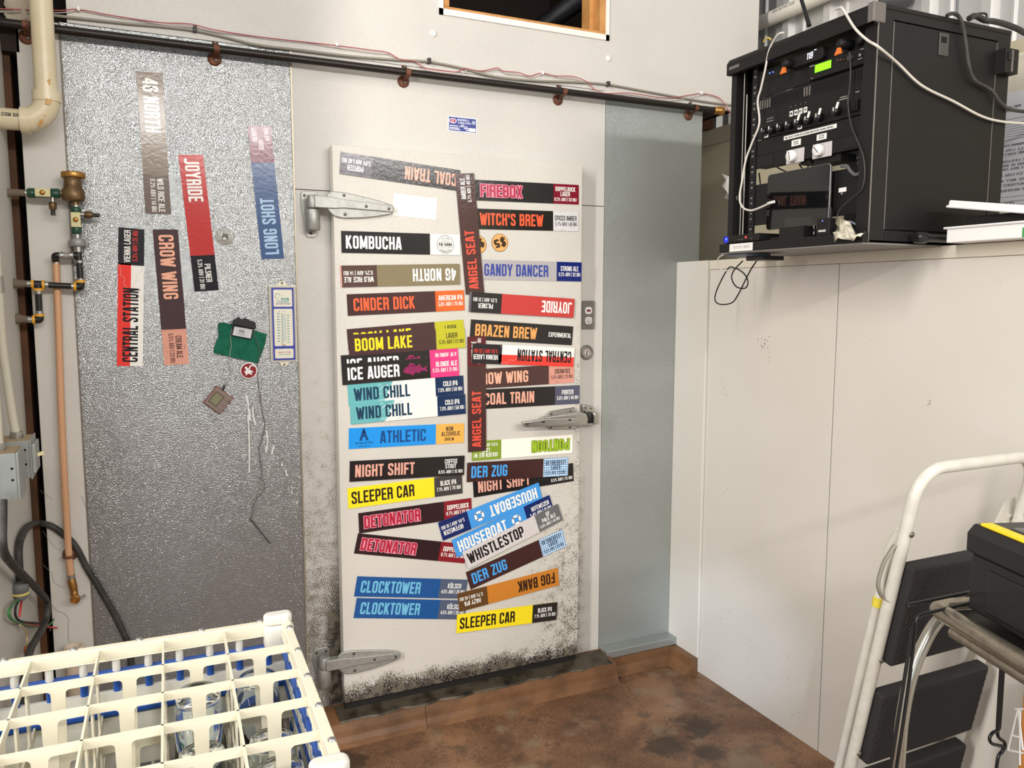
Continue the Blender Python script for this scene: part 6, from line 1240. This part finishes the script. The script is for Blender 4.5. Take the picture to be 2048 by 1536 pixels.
# ================================================================== glass rack in the foreground
M_rw = mat('cream_rack_plastic', (222, 215, 192), .38, spec=.4); M_rw2 = mat('milky_rack_plastic', (214, 212, 202), .4); M_rb = mat('blue_rack_plastic', (36, 84, 168), .38); M_gl = mat('clear_glass', (244, 248, 246), .02, trans=1.0, ior=1.47)
ga = -.0289; KC = Vector((-.409, -1.403, 1.008)); ex = Vector((-math.cos(ga), -math.sin(ga), 0)); ey = Vector((math.sin(ga), -math.cos(ga), 0))
GM = Matrix((ex, ey, Vector((0, 0, 1)))).transposed().to_4x4(); GM.translation = KC
S_, CE = .4875, .0975
gr = thing('glass_rack', KC + Vector((-.24, -.24, -.21)), 'cream and blue plastic glass rack with compartments in the bottom left foreground', 'rack')
def ring(mb, z0, z1, o, w, m_):
    """square frame: outer offset o beyond the grid, wall width w"""
    mb.box(-o, S_ + o, -o, -o + w, z0, z1, m_, GM).box(-o, S_ + o, S_ + o - w, S_ + o, z0, z1, m_, GM).box(-o, -o + w, -o + w, S_ + o - w, z0, z1, m_, GM).box(S_ + o - w, S_ + o, -o + w, S_ + o - w, z0, z1, m_, GM)
def pegs(mb, z0, z1, o, r, m_):
    for i in range(10):
        f = (i + .5) * S_ / 10
        for x, y in ((f, -o), (f, S_ + o), (-o, f), (S_ + o, f)): mb.cyl(GM @ Vector((x, y, z0)), GM @ Vector((x, y, z1)), r, m_, 10)
m = MB(); ring(m, -.018, .003, .014, .015, M_rw); ring(m, -.0205, -.018, .016, .019, M_rw); top = m.build('top_rim', gr, bevel=.0025)
pg = MB(); pegs(pg, -.041, -.020, .006, .0062, M_rw2); pg.build('peg', top)['kind'] = 'stuff'
for cx_, cy_ in ((0, 0), (S_, 0), (0, S_), (S_, S_)):
    sx_ = -1 if cx_ == 0 else 1; sy_ = -1 if cy_ == 0 else 1
    ax, bx = sorted((cx_ - sx_ * .032, cx_ + sx_ * .020)); ay, by = sorted((cy_ - sy_ * .016, cy_ + sy_ * .020))
    k = MB().prism(rrect(ax, bx, ay, by, .012, 5), -.042, -.002, M_rw2, 'xy', GM).prism(rrect(ax + .002, bx - .001, ay + .006 if sy_ > 0 else ay + .001, by - .001 if sy_ > 0 else by - .006, .012, 5), -.002, .017, M_rw2, 'xy', GM); k.build('corner_post', gr, bevel=.006, seg=3)
for i in range(5):
    f = (i + .5) * CE - .012
    for x, y in ((f, -.011), (-.009, f), (f, S_ + .009), (S_ + .009, f)): MB().lathe([(.0058, 0), (.005, .0025), (.0025, .004), (0, .0043)], M_sil, GM @ Vector((x, y, .003)), seg=12).build('rim_screw', top)
def plate(along_x, j):
    mb = MB(); p = j * CE; t = .0016
    def B(a0, a1, z0, z1):
        if along_x: mb.box(a0, a1, p - t, p + t, z0, z1, M_rw, GM)
        else: mb.box(p - t, p + t, a0, a1, z0, z1, M_rw, GM)
    B(-.002, S_ + .002, -.0135, 0); B(-.002, S_ + .002, -.128, -.113); B(-.002, S_ + .002, -.200, -.186)
    for i in range(5):
        c = (i + .5) * CE
        for z_ in ((-.0135, -.113), (-.128, -.186)):
            hw = .0100; r = .006; poly = [(c - hw - r, z_[0])] + [(c - hw - r + r * math.sin(a), z_[0] - r + r * math.cos(a)) for a in (.4, .8, 1.2, PI / 2)] + [(c - hw * .8, z_[1]), (c + hw * .8, z_[1])] + [(c + hw + r - r * math.sin(a), z_[0] - r + r * math.cos(a)) for a in (PI / 2, 1.2, .8, .4)] + [(c + hw + r, z_[0])]
            if along_x: mb.prism(poly, p - t, p + t, M_rw, 'xz', GM)
            else: mb.prism(poly, p - t, p + t, M_rw, 'yz', GM)
    return mb.build('divider', gr)
for j in range(1, 5): plate(True, j); plate(False, j)
m = MB(); ring(m, -.053, -.041, .016, .020, M_rb); ring(m, -.118, -.108, .014, .014, M_rb); pegs(m, -.076, -.053, .006, .0062, M_rb); pegs(m, -.108, -.096, .006, .0062, M_rb)
for i in range(20):                       # ribbed blue skirt down the right-hand side
    f = (i + .5) * S_ / 20; m.box(-.013 + .004 * (i % 2), -.005 + .004 * (i % 2), f - .010, f + .010, -.124, -.053, M_rb, GM)
m.build('blue_extender', gr, bevel=.002)
m = MB(); ring(m, -.096, -.076, .012, .012, M_rw2); ring(m, -.152, -.120, .012, .010, M_rw2); ring(m, -.212, -.165, .014, .010, M_rw2); pegs(m, -.166, -.15, .006, .006, M_rb)
for i in range(1, 20):
    f = i * S_ / 20; m.box(f - .002, f + .002, 0, S_, -.212, -.206, M_rw2, GM).box(0, S_, f - .002, f + .002, -.212, -.206, M_rw2, GM)
m.build('base_basket', gr)
gprof = [(0, -.005), (.018, -.004), (.0265, -.0005), (.0295, 0), (.0325, -.003), (.0335, -.012), (.0440, -.147), (.0425, -.147), (.0318, -.016), (.0292, -.012), (0, -.012)]
def glass(c, r, dz, sc, label, tilt=(0, 0)):
    g_ = MB().lathe([(a * (1 if sc > .9 else .96), b * sc) for a, b in gprof], M_gl, (0, 0, 0), seg=36); o = g_.build('pint_glass'); h = .147 * sc
    p = GM @ Vector(((c + .5) * CE, (r + .5) * CE, -.205 + h)); o.location = p
    return tag(o, label, 'glass', 'upside-down glasses in the rack')
glass(1, 1, 0, 1.20, 'tallest upside-down glass in the rack, base just under the grid')
glass(1, 2, 0, .88, 'upside-down glass in front of the tallest one in the same column')
glass(0, 0, 0, .93, 'upside-down glass in the far right corner of the rack')
glass(0, 2, 0, .88, 'upside-down glass third from the far end of the right-hand column')
glass(0, 3, 0, .93, 'upside-down glass nearest the viewer in the right-hand column')
ct = thing('prep_counter', KC + Vector((-.24, -.24, -.8)), 'stainless counter under the glass rack', 'counter'); M_ss = mat('stainless_steel', (150, 150, 148), .35, .9)
MB().box(.01, S_ + .02, .015, S_ + .2, -.245, -.2125, M_ss, GM).build('worktop', ct, bevel=.003)
for x, y in ((.04, .05), (.04, S_ + .15), (S_ - .02, .05), (S_ - .02, S_ + .15)): q = GM @ Vector((x, y, -.245)); MB().tube([q, (q.x, q.y, 0)], .016, M_ss, 14).build('leg', ct)
for o in bpy.data.objects:
    if o.type == 'MESH' and 'kind' not in o and o.parent is None and 'label' not in o: print('UNLABELLED', o.name)
